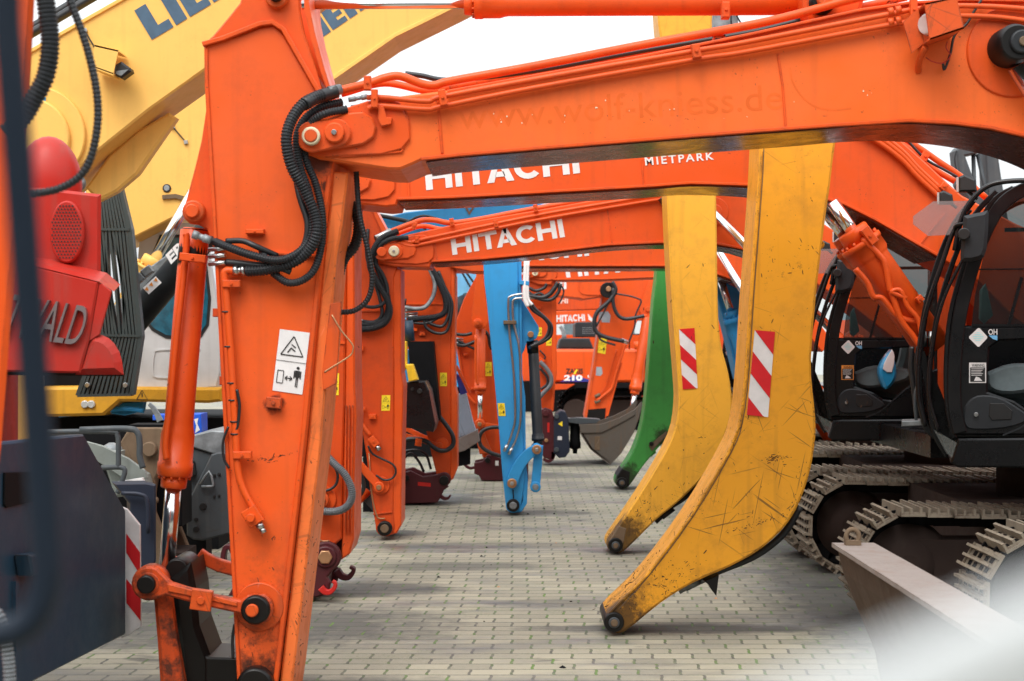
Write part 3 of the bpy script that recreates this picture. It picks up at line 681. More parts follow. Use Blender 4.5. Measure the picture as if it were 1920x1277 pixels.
    # handle recess, stickers
    MB().strip(fr, P([(1880, 816), (1925, 795), (1985, 740), (2060, 690)]), 3 * X.s, -.006, .004, sm=3).build("door_line", PLASTIC, parent)
    hp = MB().prism(fr, P([(1806, 790), (1810, 760), (1832, 742), (1870, 744), (1905, 762), (1930, 784), (1900, 800), (1850, 806), (1816, 804)]), -.012, .01, .01, sm=3).build("door_handle", PLASTIC, parent)
    MB().prism(fr, P([(1856, 756), (1882, 756), (1898, 770), (1896, 786), (1860, 788), (1854, 780)]), -.018, -.01, .003).build("handle_recess", BLACK, hp)
    MB().pin(fr, *X(1830, 777), 4.2 * X.s, -.03, -.01, 12).build("lock", STEEL, hp)
    d = MB().sheet(fr, P([(1834, 615), (1837, 615.5), (1851, 631), (1851, 634), (1836, 650), (1833, 650), (1817, 634), (1817, 631)]), -.003).build("inspection_sticker", SWHITE, parent)
    m = MB(); 
    for i in range(5):
        yy = 623 + i * 3.6; h = 13 - abs(631 - yy) ; m.sheet(fr, P([(1834 - h + 2, yy), (1834 + h - 2, yy), (1834 + h - 2, yy + 1.6), (1834 - h + 2, yy + 1.6)]), -.0045)
    m.build("print", CYAN, d)
    letter(fr, font_mesh("OH", .02), P([(1853, 617), (1870, 617), (1870, 628), (1853, 628)]), -.003, SWHITE, parent, "sticker_letters")
    MB().sheet(fr, P([(1854, 629), (1870, 629), (1870, 638), (1862, 636)]), -.003).build("sticker", LBLUE, parent)
    s = MB().sheet(fr, P([(1817, 680), (1849, 680), (1849, 718), (1817, 718)]), -.003).build("warning_sticker", STO if bag else SWHITE, parent)
    MB().sheet(fr, P([(1819, 689), (1847, 689), (1847, 716), (1819, 716)]), -.0045).build("black_panel", BLACK, s)
    letter(fr, font_mesh("WARNING", .01), P([(1822, 682), (1846, 682), (1846, 688), (1822, 688)]), -.005, BLACK, s, "print")
    m = MB()
    for i in range(5): m.sheet(fr, P([(1821, 691 + i * 3), (1844 - (i * 7) % 5, 691 + i * 3), (1844 - (i * 7) % 5, 692 + i * 3), (1821, 692 + i * 3)]), -.006)
    m.sheet(fr, P([(1826, 714), (1830, 706), (1836, 708), (1842, 714)]), -.006); m.build("pictogram", SWHITE, s)

def xmap(ax, ay, bx, by, s):
    f = lambda x, y: (bx + (x - ax) * s, by + (y - ay) * s); f.s = s; return f

# ================================================================== M1: nearest excavator with the long faded boom
def m1():
    f = Fr(9.0); r = root_at(f, 500, "excavator", "nearest big orange excavator, faded web address on its boom, white warning sticker on its stick", "excavator", GX)
    st = MB()
    st.prism(f, [(384, 84), (420, 74), (488, 50), (512, 46), (530, 60), (545, 84), (606, 190), (640, 250), (626, 310), (614, 400), (574, 826), (521, 1277), (516, 1330), (490, 1345), (452, 1338), (445, 1277), (421, 826), (398, 400), (384, 160)], 0, .62, .012, dx=0.05)
    st = st.build("stick", ORANGE_M, r)
    fl = MB(); fl.strip(f, [(381, 84), (420, 73), (488, 46), (512, 43), (532, 56), (548, 84), (612, 196)], 9, -.03, .02, .004)
    fl.strip(f, [(387, 90), (388, 160), (402, 400), (425, 826), (449, 1277)], 7, -.012, .01, .003)
    fl.strip(f, [(618, 330), (608, 400), (568, 826), (517, 1277)], 9, -.014, .01, .004); fl.build("weld_lip", ORANGE, st)
    band = MB(); band.prism(f, [(622, 320), (652, 322), (641, 420), (630, 480), (602, 826), (548, 1277), (540, 1330), (520, 1330), (524, 1277), (576, 826), (606, 480), (616, 400)], .03, .6, .01); band.build("front_plate", ORANGE_SKYLIT, st)
    horn = MB()
    horn.prism(f, [(382, 82), (400, 66), (430, 30), (450, 5), (470, -60), (560, -60), (562, 20), (570, 60), (590, 120), (612, 196), (548, 86), (530, 58), (510, 45), (488, 48)], .0, .05, .008)
    horn.prism(f, [(440, -60), (562, -60), (568, 20), (580, 80), (602, 160), (612, 210), (590, 200), (500, 100), (400, 90)], .52, .57, .008)
    horn.prism(f, [(575, -60), (580, 10), (590, 60), (606, 120), (624, 180), (618, 186), (600, 130), (582, 70), (571, 20), (566, -60)], .0, .55, .0)
    horn.build("stick_ears", ORANGE, st)
    ear = MB(); ear.prism(f, [(384, 110), (383, 200), (374, 260), (362, 310), (346, 370), (339, 392), (341, 408), (352, 418), (368, 420), (384, 428), (398, 470), (400, 300)], .06, .1, .006)
    ear.prism(f, [(384, 110), (383, 200), (374, 260), (362, 310), (346, 370), (339, 392), (341, 408), (352, 418), (368, 420), (384, 428), (398, 470), (400, 300)], .5, .54, .006)
    ear.build("cylinder_bracket", ORANGE, st)
    pin_part(f, 362, 396, 21, .0, .6, ORANGE_W, r); pin_part(f, 361, 396, 13, -.03, .02, ORANGE, r)
    pin_part(f, 520, -4, 22, -.05, .1, ORANGE_W, r); pin_part(f, 520, -4, 12, -.09, -.04, GREASE, r)
    # bucket cylinder
    c = jack(f, (366, 428), (312, 1070), 28, 15.5, .725, r, .3, gl=.13)
    MB().ftube(f, [(348, 438), (350, 452), (344, 520), (330, 640), (318, 760), (310, 830), (312, 862)], 6.5, .18, n=6).build("oil_pipe", ORANGE, c)
    clampb(f, 356, 482, 50, 15, 6, c, .12, name="pipe_clamp", th=.05); MB().lathe(f.q(366, 430, .3), f.q(359, 505, .3), [(0, f.r(27)), (.7, f.r(28.6)), (1, f.r(27.3))], 24).build("greasy_head", GREASE, c)
    # boom
    bm = MB()
    top = [(600, 232), (640, 208), (700, 190), (840, 172), (1000, 143), (1200, 107), (1400, 66), (1610, 20), (1700, 7), (1800, 1), (1900, 2), (2050, 14), (2200, 50)]
    bot = [(2200, 420), (2050, 320), (1980, 284), (1920, 262), (1850, 246), (1780, 237), (1700, 232), (1620, 235), (1540, 242), (1440, 250), (1300, 260), (1000, 284), (860, 296), (790, 304), (752, 320), (730, 320), (600, 300), (576, 290), (562, 268), (566, 250), (580, 238)]
    bm.prism(f, top + bot, -.06, .70, .012); bm = bm.build("boom", ORANGE_B, r)
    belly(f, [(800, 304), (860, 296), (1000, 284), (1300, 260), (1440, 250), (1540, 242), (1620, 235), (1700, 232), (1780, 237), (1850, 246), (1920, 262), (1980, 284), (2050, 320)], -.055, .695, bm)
    lip = MB(); lip.strip(f, [(790, 301), (860, 293), (1000, 281), (1300, 257), (1540, 239), (1700, 229), (1780, 233), (1850, 242), (1920, 258), (1980, 280)], 7, -.078, -.05, .004)
    lip.strip(f, [(840, 176), (1000, 147), (1200, 111), (1400, 70), (1610, 24), (1700, 11), (1800, 5), (1920, 7)], 6, -.085, -.05, .004); 
    lip.strip(f, [(700, 190), (740, 196), (762, 212), (768, 250), (756, 282), (744, 288), (640, 296)], 4, -.075, -.05, .003, sm=3)
    lip.strip(f, [(1455, 105), (1464, 165), (1470, 248)], 4, -.068, -.05, .002); lip.strip(f, [(822, 190), (830, 290)], 5, -.068, -.05, .002); lip.build("weld_lip", ORANGE, bm)
    MB().pin(f, 1892, 100, 86, -.075, -.04, 40, .03).build("boss_plate", ORANGE, bm)
    pb = MB().lathe(f.p(1880, 96, -.05), f.p(1880, 96, -.28), [(0, f.r(42)), (.1, f.r(37)), (.8, f.r(36)), (.85, f.r(32)), (1, f.r(30))], 28).build("cylinder_pin", GREASE, bm)
    MB().pin(f, 1886, 96, 22, -.30, -.27).build("pin_cap", RUBBER, pb); MB().pin(f, 1888, 96, 9, -.315, -.29).build("bolt", BROWN, pb)
    jack(f, (2150, 520), (1905, 125), 34, 17, .3, r, -.16)
    link_plates(f, 590, 262, -9, 1.0, r, -.06, 1)
    # arm cylinder along the top
    c = jack(f, (1515, 5), (566, 9), 24, 9, .66, r, .3, gl=.06)
    clampb(f, 1368, 8, 15, 30, 0, c, .2, th=.06); pin_part(f, 1545, 0, 24, .0, .6, GREASE, r); pin_part(f, 1545, 0, 14, -.03, .05, ORANGE_W, r)
    MB().prism(f, [(1505, -60), (1512, 10), (1530, 38), (1620, 18), (1640, -60)], .08, .56, .02).build("cylinder_lug", ORANGE, bm)
    # pipes
    pp = MB(); pp.ftube(f, [(628, 172), (690, 157), (722, 146), (750, 143), (790, 157), (815, 160), (850, 151), (1000, 124), (1200, 85), (1440, 40), (1600, -2), (1700, -20)], 8, -.02, n=8); pp.build("oil_pipe", ORANGE, bm)
    pp = MB(); pp.ftube(f, [(640, 176), (720, 156), (800, 170), (850, 162), (1000, 135), (1200, 97), (1440, 54), (1600, 16), (1700, -5)], 7, .3, n=8); pp.build("oil_pipe", ORANGE_W, bm)
    pp = MB(); pp.ftube(f, [(760, 138), (790, 142), (850, 150), (1000, 133), (1200, 96), (1400, 62), (1500, 38)], 5, .12, n=8); pp.build("black_hose", RUBBERD, bm)
    pp = MB(); pp.ftube(f, [(690, 204), (700, 199), (720, 199), (800, 205), (830, 199), (1000, 165), (1300, 112), (1400, 97), (1655, 49), (1690, 43), (1770, 31), (1850, 31), (1930, 40), (2050, 60)], 5, -.1, n=6); pp.build("oil_pipe", ORANGE, bm)
    pp = MB(); pp.ftube(f, [(688, 183), (720, 183), (800, 190), (830, 181), (1000, 149), (1300, 96), (1400, 79), (1655, 29), (1720, 17), (1800, 11), (1920, 17), (2050, 36)], 5, -.1, n=6); pp.build("oil_pipe", ORANGE, bm)
    for x, y in ((1662, 29), (1676, 26), (1662, 48), (1676, 45)): MB().cyl(f.p(x - 5, y + 1, -.1), f.p(x + 5, y - 1, -.1), f.r(8), 8).build("pipe_nut", ORANGE, bm)
    for x, y, w_, h_, a in ((693, 163, 13, 26, 0), (706, 192, 12, 34, 0), (832, 190, 14, 30, -10), (1300, 104, 16, 26, -10), (1702, 28, 12, 40, 0)): clampb(f, x, y, w_, h_, a, bm, -.12)
    br = MB(); br.prism(f, [(712, 205), (722, 205), (728, 225), (738, 226), (736, 238), (718, 242), (712, 230)], -.12, -.07, .003); br.build("bracket", ORANGE, bm)
    bx = MB()
    for q in ([(1338, 65), (1360, 65), (1360, 68), (1338, 68)], [(1338, 75), (1360, 73), (1360, 77), (1338, 79)], [(1338, 65), (1341, 65), (1341, 79), (1338, 79)], [(1357, 65), (1360, 65), (1360, 77), (1357, 77)]): bx.prism(f, q, .0, .06)
    for q in ([(1667, 1), (1684, 1), (1684, 3), (1667, 3)], [(1667, 1), (1669, 1), (1669, 11), (1667, 11)], [(1682, 1), (1684, 1), (1684, 11), (1682, 11)]): bx.prism(f, q, .0, .06)
    bx.build("hose_guide", ORANGE, bm)
    # lamp box
    lb = MB()
    A = f.p(1705, 30, -.12)
    lb.prism(f, [(1705, 30), (1762, 18), (1776, 75), (1714, 96)], -.34, -.325, 0)
    lb.prism(f, [(1705, 30), (1762, 18), (1763, 21), (1706, 33)], -.34, -.06); lb.prism(f, [(1714, 93), (1776, 72), (1776, 75), (1714, 96)], -.34, -.06)
    lb = lb.build("lamp_housing", ORANGE_W, bm)
    sd = MB(); sd.prism(f, [(1677, 54), (1705, 30), (1716, 92), (1693, 112)], -.2, -.19, 0); sd.build("side_shade", ORANGE_W, lb)
    MB().lathe(f.p(1712, 62, -.25), f.p(1740, 58, -.2), [(0, .045), (.3, .06), (1, .05)], 20).build("lamp", LENS, lb)
    MB().ftube(f, [(1736, 88, -.2), (1728, 102, -.16), (1722, 122, -.1), (1722, 134, -.06)], 6).build("lamp_bracket", ORANGE_W, lb)
    MB().ftube(f, [(1840, 0), (1826, 22), (1812, 45), (1790, 66), (1782, 100), (1771, 130), (1768, 118)], 2.4, -.1, n=6).build("lamp_cable", BLACK, bm)
    MB().ftube(f, [(1776, 78), (1774, 90), (1782, 105), (1768, 118), (1750, 116), (1736, 108)], 1.0, -.14, n=6).build("red_wire", HOOKRED, bm)
    letter(f, font_mesh("www.wolf-kniess.de", .0), [(858, 196), (1462, 160), (1464, 208), (862, 246)], -.0606, GHOST, bm, "faded_lettering")
    MB().strip(f, [(1478, 130), (1482, 155), (1498, 182), (1525, 203), (1560, 209), (1592, 206)], 3.5, -.0606, -.06, sm=4).build("faded_arc", GHOST, bm)
    ch = MB()
    for i in range(20):
        x, y = rnd.choice([(1058, 226), (972, 236), (1268, 215), (1125, 204), (1613, 168), (1616, 180), (1464, 195), (1190, 203), (930, 225), (1380, 225)]); x += rnd.gauss(0, 14); y += rnd.gauss(0, 7); s_ = rnd.uniform(.5, 1.9)
        ch.sheet(f, [(x + s_ * math.cos(a) * rnd.uniform(.6, 1.2), y + s_ * math.sin(a) * rnd.uniform(.6, 1.3)) for a in [k * math.pi / 3 for k in range(6)]], -.0635)
    ch.build("paint_specks", CREAM, bm)
    # stick furniture
    p1 = MB(); p1.ftube(f, [(440, 508), (424, 508), (421, 520), (425, 560), (434, 680), (441, 800), (446, 880), (455, 915), (470, 945), (478, 958)], 7, -.05, n=6); p1.build("oil_pipe", ORANGE, st)
    for x, y in ((432, 533), (452, 852)): clampb(f, x + 6, y, 34, 14, 0, st, -.05)
    for x, y in ((427, 585), (431, 650), (437, 718), (439, 750), (442, 790), (443, 813)): MB().lathe(f.p(x, y - 1.5, -.05), f.p(x, y + 1.5, -.05), [(0, f.r(8.2)), (1, f.r(8.2))], 12).build("cable_tie", BLACK, st)
    MB().ftube(f, [(444, 730), (449, 760), (446, 795), (440, 810)], 3, -.06).build("cable", RUBBERD, st)
    MB().ftube(f, [(428, 800), (418, 830), (420, 860), (430, 878)], 2.4, -.03).build("cable", RUBBERD, st)
    vb = clampb(f, 478, 965, 30, 34, -32, st, -.05, name="valve_block", th=.05)
    MB().pin(f, 476, 967, 8, -.13, -.09, 14).build("valve_cap", ORANGE, vb); MB().cyl(f.p(488, 978, -.07), f.p(494, 988, -.07), f.r(8), 6).build("fitting", STEEL, vb); MB().cyl(f.p(494, 988, -.07), f.p(499, 996, -.07), f.r(6), 6).build("fitting", STEEL, vb)
    for x, y, a in ((515, 755, 5), (480, 435, 0)): 
        bb = clampb(f, x, y, 28 if y > 700 else 34, 20 if y > 700 else 9, a, st, -.01, name="lug", mat=ORANGE_W if y > 700 else ORANGE, th=.04)
    for y in (586, 714): MB().prism(f, [(396 + (y - 586) * .1, y - 8), (408 + (y - 586) * .1, y - 8), (408 + (y - 586) * .1, y + 8), (396 + (y - 586) * .1, y + 8)], .04, .1, .003).build("bracket", ORANGE_D, st)
    MB().strip(f, [(452, 510), (515, 475), (600, 482)], 3, -.02, .002).build("weld_seam", ORANGE, st)
    warn_sticker(f, [(525, 617), (581, 624), (567, 740), (511, 732)], st, SWHITE, -.004)
    gp = MB(); gp.prism(f, [(619, 570), (640, 565), (630, 720), (606, 732), (604, 700)], .0, .03, .003); gp.build("guide_plate", ORANGE_W, st)
    MB().ftube(f, [(622, 590), (640, 620), (660, 645), (662, 655), (655, 668), (620, 690), (608, 698)], 1.6, .0, n=5).build("bent_rod", BRONZE, st)
    chips(f, st, [(495, 860, 12, 2.5, 26, -4), (535, 853, 16, 1.2, 24, -14), (505, 866, 8, 2, 6, 0), (436, 1010, 2, 60, 26, 0), (545, 1010, 3, 90, 22, -85), (470, 1190, 26, 30, 34, 80), (500, 1090, 20, 16, 14, 30), (440, 1200, 3, 50, 16, 0), (450, 620, 60, 160, 12, 80), (604, 340, 6, 16, 8, 70)])
    chips(f, st, [(560, 1180, 55, 7, 46, -83), (585, 1000, 60, 7, 22, -83), (620, 600, 90, 6, 16, -84)], o=.0292)
    # hoses
    hz = [([(605, 178, -.1), (572, 192, -.16), (548, 222, -.2), (537, 262, -.22), (546, 310, -.2), (568, 352, -.16), (590, 400, -.14), (594, 436, -.14), (580, 468, -.12), (548, 492, -.1), (500, 505, -.08), (462, 508, -.06)], 11, RUBBER, .0105),
          ([(640, 192, 0), (600, 202, -.06), (568, 228, -.1), (556, 265, -.12), (563, 315, -.1), (580, 365, -.1), (586, 412, -.1), (578, 450, -.1), (556, 476, -.12), (520, 488, -.12), (470, 478, -.1), (425, 462, -.06), (395, 450, .02)], 8, RUBBER, .009),
          ([(650, 205, -.1), (610, 213, -.14), (585, 228, -.12), (570, 256, -.1), (574, 300, -.08), (592, 345, -.06), (604, 400, -.06), (604, 450, -.06), (592, 500, -.08), (570, 524, -.08), (540, 530, -.08), (512, 512, -.06)], 7.5, RUBBER, .009),
          ([(548, 275, -.04), (560, 360, -.08), (577, 420, -.1), (568, 465, -.1), (540, 490, -.1), (500, 498, -.08), (452, 494, -.05), (425, 492, -.03)], 6.5, RUBBERD, 0),
          ([(520, 480, -.06), (480, 462, -.1), (455, 452, -.08), (425, 452, -.05)], 5.5, RUBBERD, 0),
          ([(490, 470, -.06), (500, 485, -.1), (520, 498, -.1), (545, 510, -.08)], 6, RUBBERD, 0)]
    for pts, rp, mt, pt in hz:
        MB().ftube(f, pts, rp, pitch=pt * 1.5, depth=.13, seg=14).build("hose", mt, r)
    sl = MB(); sl.ftube(f, [(632, 171, -.04), (615, 176, -.06), (590, 184, -.12), (570, 196, -.17)], 12.5, n=5); sl.build("hose_sleeve", RUBBERD, r)
    MB().cyl(f.p(640, 169, -.03), f.p(618, 175, -.06), f.r(10), 14).build("fitting", GALV, r)
    for a, b, q in (((365, 440), (398, 452), 8), ((462, 508), (440, 508), 9.5), ((690, 203), (660, 205), 6), ((690, 184), (655, 190), 5)): MB().lathe(f.p(*a, -.05), f.p(*b, -.05), [(0, f.r(q)), (.3, f.r(q)), (.31, f.r(q * .75)), (.6, f.r(q * .75)), (.61, f.r(q)), (1, f.r(q * .9))], 12).build("fitting", GALV if q < 9 else STEEL, r)
    for y in (468, 481, 495): MB().cyl(f.p(392, y, .0), f.p(425, y - 2, -.04), f.r(4.5), 8).build("fitting", STEEL, r)
    MB().ftube(f, [(668, 322, .1), (674, 400, .1), (690, 470, .1), (698, 520, .12), (690, 560, .14), (665, 582, .16), (632, 586, .18)], 5.5, pitch=.016, depth=.13, seg=10).build("hose", RUBBER, r)
    MB().ftube(f, [(652, 374, .5), (668, 400, .5), (672, 430, .5), (664, 462, .5), (645, 486, .5), (634, 520, .5)], 11, pitch=.016, depth=.13, seg=12).build("hose", RUBBER, r)
    # linkage
    lk = MB(); lk.strip(f, [(338, 1062), (352, 1072), (380, 1085), (430, 1098), (486, 1112)], (24, 26), .5, .56, .006); lk.build("link_arm", ORANGE_G, r)
    ll = MB(); ll.prism(f, [(278, 1100), (316, 1095), (327, 1180), (344, 1277), (352, 1350), (298, 1350), (299, 1277), (294, 1200), (288, 1130)], .0, .1, .02); ll.build("bucket_link", ORANGE_G, r)
    ll = MB(); ll.prism(f, [(312, 1090), (350, 1060), (360, 1110), (366, 1180), (396, 1262), (410, 1350), (340, 1350), (334, 1277), (322, 1180)], .1, .52, .03); ll.build("bucket_link", GREASE, r)
    MB().lathe(f.p(285, 1090, .55), f.p(285, 1090, -.1), [(0, f.r(24)), (.1, f.r(24)), (.11, f.r(15)), (.78, f.r(15)), (.8, f.r(33)), (.93, f.r(33)), (.95, f.r(22)), (1, f.r(20))], 28).build("pin", ORANGE_G, r)
    MB().pin(f, 283, 1090, 17, -.13, -.08).build("pin", GREASE, r); MB().pin(f, 322, 1076, 22, .14, .48).build("rod_eye", GREASE, r)
    lk = MB(); lk.prism(f, circle(285, 1090, 32, 12, 60, 300) + [(326, 1088), (352, 1096), (400, 1110), (456, 1121), (468, 1112)] + circle(485, 1137, 31, 12, -60, 120) + [(462, 1156), (455, 1146), (400, 1134), (350, 1121), (316, 1112)], -.09, -.03, .01); lk = lk.build("link_arm", ORANGE_G, r)
    MB().prism(f, [(320, 1090), (352, 1098), (450, 1124), (450, 1132), (352, 1110), (322, 1104)], -.1, -.085, .003).build("rib", ORANGE_W, lk)
    cbk = clampb(f, 385, 1119, 38, 38, 8, lk, -.1, ORANGE_W, "clamp_block", .03)
    MB().pin(f, 487, 1137, 46, -.02, .0, 32, .05).build("boss_plate", ORANGE_W, st); MB().pin(f, 485, 1137, 27, -.13, -.08).build("pin", GREASE, r); MB().pin(f, 480, 1137, 12, -.15, -.12).build("pin_cap", ORANGE_W, r)
    MB().pin(f, 482, 1280, 34, -.1, .0, 32).build("pin", GREASE, r)
    MB().prism(f, [(380, 1236), (444, 1238), (444, 1400), (380, 1400)], .06, .5, .01).build("coupler", GREASE, r)
    MB().ftube(f, [(440, 1170), (436, 1200), (437, 1235)], 3, -.0).build("cable", RUBBERD, st)
    # own crawler at the bottom right corner of the view
    undercarriage(r, 2.74, 7.75, 2.35, house=True, deckx=3.6)
m1()

# ================================================================== M2
def m2():
    f = Fr(12.5); r = root_at(f, 620, "excavator", "orange excavator with MIETPARK on its boom, second in the row, with the nearest black cab", "excavator", GX)
    st = MB().prism(f, [(560, 430), (590, 340), (640, 320), (664, 330), (649, 420), (648, 560), (646, 760), (642, 880), (641, 1010), (630, 1020), (596, 1030), (588, 980), (582, 930), (560, 800), (540, 640)], 0, .62, .012)
    st = st.build("stick", ORANGE_D, r)
    bd = MB().prism(f, [(650, 320), (668, 322), (664, 480), (665, 720), (668, 780), (664, 900), (663, 1012), (655, 1040), (640, 1050), (642, 900), (645, 760), (648, 560)], .02, .62, .012).build("front_plate", ORANGE, st)
    rb = MB(); 
    for x in (649, 655, 661): rb.strip(f, [(x, 760), (x - 1, 880), (x - 2, 1000)], 1.6, -.004, .03)
    rb.build("wear_strip", ORANGE_W, bd)
    bt = [(2200, 760), (2010, 680), (1900, 600), (1820, 520), (1755, 484), (1707, 456), (1645, 420), (1614, 404), (1580, 387), (1500, 366), (1413, 352), (1294, 348), (1216, 354), (1000, 366), (860, 374), (747, 378), (744, 387), (724, 389), (654, 381), (622, 374), (610, 355), (612, 335)]
    bm = MB().prism(f, [(640, 316), (720, 290), (1000, 240), (1300, 190), (1500, 178), (1600, 200), (1660, 240), (1687, 266), (1730, 304), (1774, 345), (1800, 368), (1900, 420), (2010, 470), (2200, 560)] + bt, -.06, .68, .012).build("boom", ORANGE, r)
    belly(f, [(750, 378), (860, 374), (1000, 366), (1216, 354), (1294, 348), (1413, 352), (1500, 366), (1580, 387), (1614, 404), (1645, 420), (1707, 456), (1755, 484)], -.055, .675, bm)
    lp = MB(); lp.strip(f, [(747, 374), (860, 370), (1000, 362), (1216, 350), (1294, 344), (1413, 348), (1500, 362), (1580, 383), (1614, 400), (1645, 416), (1707, 452), (1755, 480)], 5, -.075, -.05, .003)
    lp.strip(f, [(766, 330), (768, 372)], 4, -.07, -.05, .002); lp.strip(f, [(1202, 300), (1205, 350)], 3, -.07, -.05, .002)
    lp.strip(f, [(1640, 268), (1690, 302), (1745, 355), (1770, 372)], 4, -.085, -.05, .003); lp.strip(f, [(1718, 462), (1770, 400)], 3, -.07, -.05); lp.build("weld_lip", ORANGE, bm)
    for (dy, q) in ((0, 5), (-9, 5), (-17, 4)):
        MB().ftube(f, [(1600, 240 + dy), (1650, 268 + dy), (1692, 300 + dy), (1722, 332 + dy), (1765, 372 + dy)], q, -.1, n=5).build("oil_pipe", ORANGE, bm)
    MB().ftube(f, [(1690, 256), (1730, 282), (1760, 303), (1800, 330), (1850, 372)], 6, .25, n=5).build("oil_pipe", ORANGE, bm)
    MB().ftube(f, [(1680, 262), (1720, 290), (1748, 315), (1790, 340)], 6, .4, n=5).build("oil_pipe", ORANGE_W, bm)
    MB().ftube(f, [(1700, 262), (1735, 298), (1770, 318), (1795, 332)], 2.6, .2, n=5).build("black_hose", RUBBERD, bm)
    clampb(f, 1762, 352, 12, 14, 40, bm, -.1); clampb(f, 1746, 288, 14, 20, 30, bm, .2, name="valve")
    link_plates(f, 612, 350, -6, .72, r, -.06, 2)
    letter(f, HIT, [(796, 309), (1082, 280), (1087, 326), (800, 358)], -.064, SWHITE, bm)
    letter(f, font_mesh("MIETPARK", .022, 1.3), [(1207, 296), (1336, 287), (1337, 301), (1209, 312)], -.064, SWHITE, bm)
    # boom cylinders
    for k, (A, B, o) in enumerate((((1752, 655), (1560, 378), -.22), ((1748, 652), (1540, 386), .55))):
        c = jack(f, A, B, 33 if k == 0 else 30, 12, .73, r, o, gl=.1)
        if k == 0:
            MB().ftube(f, [(1618, 448), (1650, 480), (1660, 498), (1668, 540), (1672, 550), (1690, 600), (1712, 630), (1725, 650)], 5.5, -.36, n=6).build("oil_pipe", ORANGE, c)
            MB().ftube(f, [(1604, 504), (1626, 530), (1638, 556), (1655, 560), (1680, 590), (1700, 600), (1728, 604)], 5.5, -.34, n=6).build("oil_pipe", ORANGE, c)
            MB().ftube(f, [(1700, 560), (1672, 548), (1688, 545), (1702, 575), (1722, 600), (1728, 640)], 4.5, -.38, n=6).build("oil_pipe", ORANGE, c)
            clampb(f, 1610, 448, 34, 16, 52, c, -.34, th=.06); clampb(f, 1702, 563, 12, 12, 52, c, -.36)
            for x in (1710, 1722):
                MB().cyl(f.p(x, 622, -.37), f.p(x, 650, -.37), f.r(5), 10).build("fitting", STEEL, c)
                MB().ftube(f, [(x, 650), (x - 2, 690), (x + 3, 730), (x + 10, 790)], 4.5, -.37).build("hose", RUBBERD, c)
    # lower linkage, coupler
    MB().strip(f, [(520, 905), (560, 920), (604, 936)], 26, -.05, .0, .006).build("link_arm", ORANGE, r)
    MB().pin(f, 606, 936, 25, -.02, .0, 28, .05).build("boss_plate", ORANGE, st); MB().pin(f, 604, 936, 15, -.1, -.04).build("pin", ORANGE_W, r); MB().pin(f, 604, 936, 9, -.12, -.09).build("pin_cap", GREASE, r)
    cp = MB(); cp.prism(f, [(480, 1040), (560, 1026), (586, 1018)] + circle(613, 1042, 28, 14, -110, 60) + [(624, 1070), (616, 1080), (622, 1090), (618, 1110), (596, 1118), (500, 1120), (430, 1115), (450, 1080)], -.06, .0, .012)
    cp.prism(f, [(480, 1040), (560, 1026), (586, 1018)] + circle(613, 1042, 28, 14, -110, 60) + [(624, 1070), (616, 1080), (622, 1090), (618, 1110), (596, 1118), (500, 1120), (430, 1115), (450, 1080)], .56, .62, .012)
    cp.prism(f, [(470, 1078), (612, 1074), (606, 1112), (470, 1114)], .0, .56, .01); cp = cp.build("coupler", MAROON, r)
    MB().pin(f, 612, 1042, 14, -.1, -.05, 6).build("pin", BRONZE, cp); MB().pin(f, 612, 1042, 21, -.08, -.05).build("boss", MAROON, cp)
    MB().strip(f, [(604, 1098), (612, 1106), (622, 1106), (630, 1098), (631, 1090), (626, 1086)], (12, 5), -.12, -.06, .005, sm=3).build("hook", HOOKRED, cp)
    MB().strip(f, [(622, 1080), (632, 1092), (645, 1094), (653, 1086), (655, 1078), (648, 1074)], (14, 5), .3, .38, .005, sm=3).build("hook", MAROON, cp)
    MB().strip(f, [(428, 1078), (418, 1072), (413, 1052), (417, 1032), (426, 1030), (432, 1040)], 9, .1, .2, .005, sm=4).build("hook", MAROON, cp)
    letter(f, font_mesh("OK", .0), [(572, 1052), (580, 1052), (580, 1057), (572, 1057)], -.064, SWHITE, cp)
    MB().ftube(f, [(604, 846, -.1), (625, 868, -.14), (648, 892, -.16), (660, 922, -.16), (654, 946, -.14), (634, 958, -.12), (604, 958, -.1), (584, 948, -.06), (572, 930, 0)], 7.5, pitch=.013, seg=12).build("hose", SPIRAL, r)
    MB().cyl(f.p(600, 832, -.08), f.p(607, 850, -.1), f.r(8), 8).build("fitting", STEEL, r)
    MB().ftube(f, [(590, 840), (616, 862), (632, 885), (630, 908), (612, 920), (585, 920)], 2.6, -.04, n=6).build("cable", RUBBERD, r)
    MB().ftube(f, [(585, 950), (590, 975), (596, 1002), (602, 1014), (618, 1014)], 1.5, -.02, n=4).build("grease_line", BRONZE, st)
    warn_sticker(f, [(616, 700), (636, 700), (635, 741), (614, 741)], st)
    MB().strip(f, [(640, 640), (640, 645)], 14, -.01, .004).build("lug", ORANGE, st)
    # undercarriage and cab
    undercarriage(r, 2.26, 11.4, 2.55, x0b=2.38, deckx=2.96)
    hb = MB(); hb.box(3.42, 6.2, 13.25, 14.4, 1.2, 2.5); hb.build("tank_housing", ORANGE_D, r)
    X = xmap(0, 0, 0, 0, 1.0); cab(Fr(11.3, 1740, 13), r, X, bag=False)
m2()

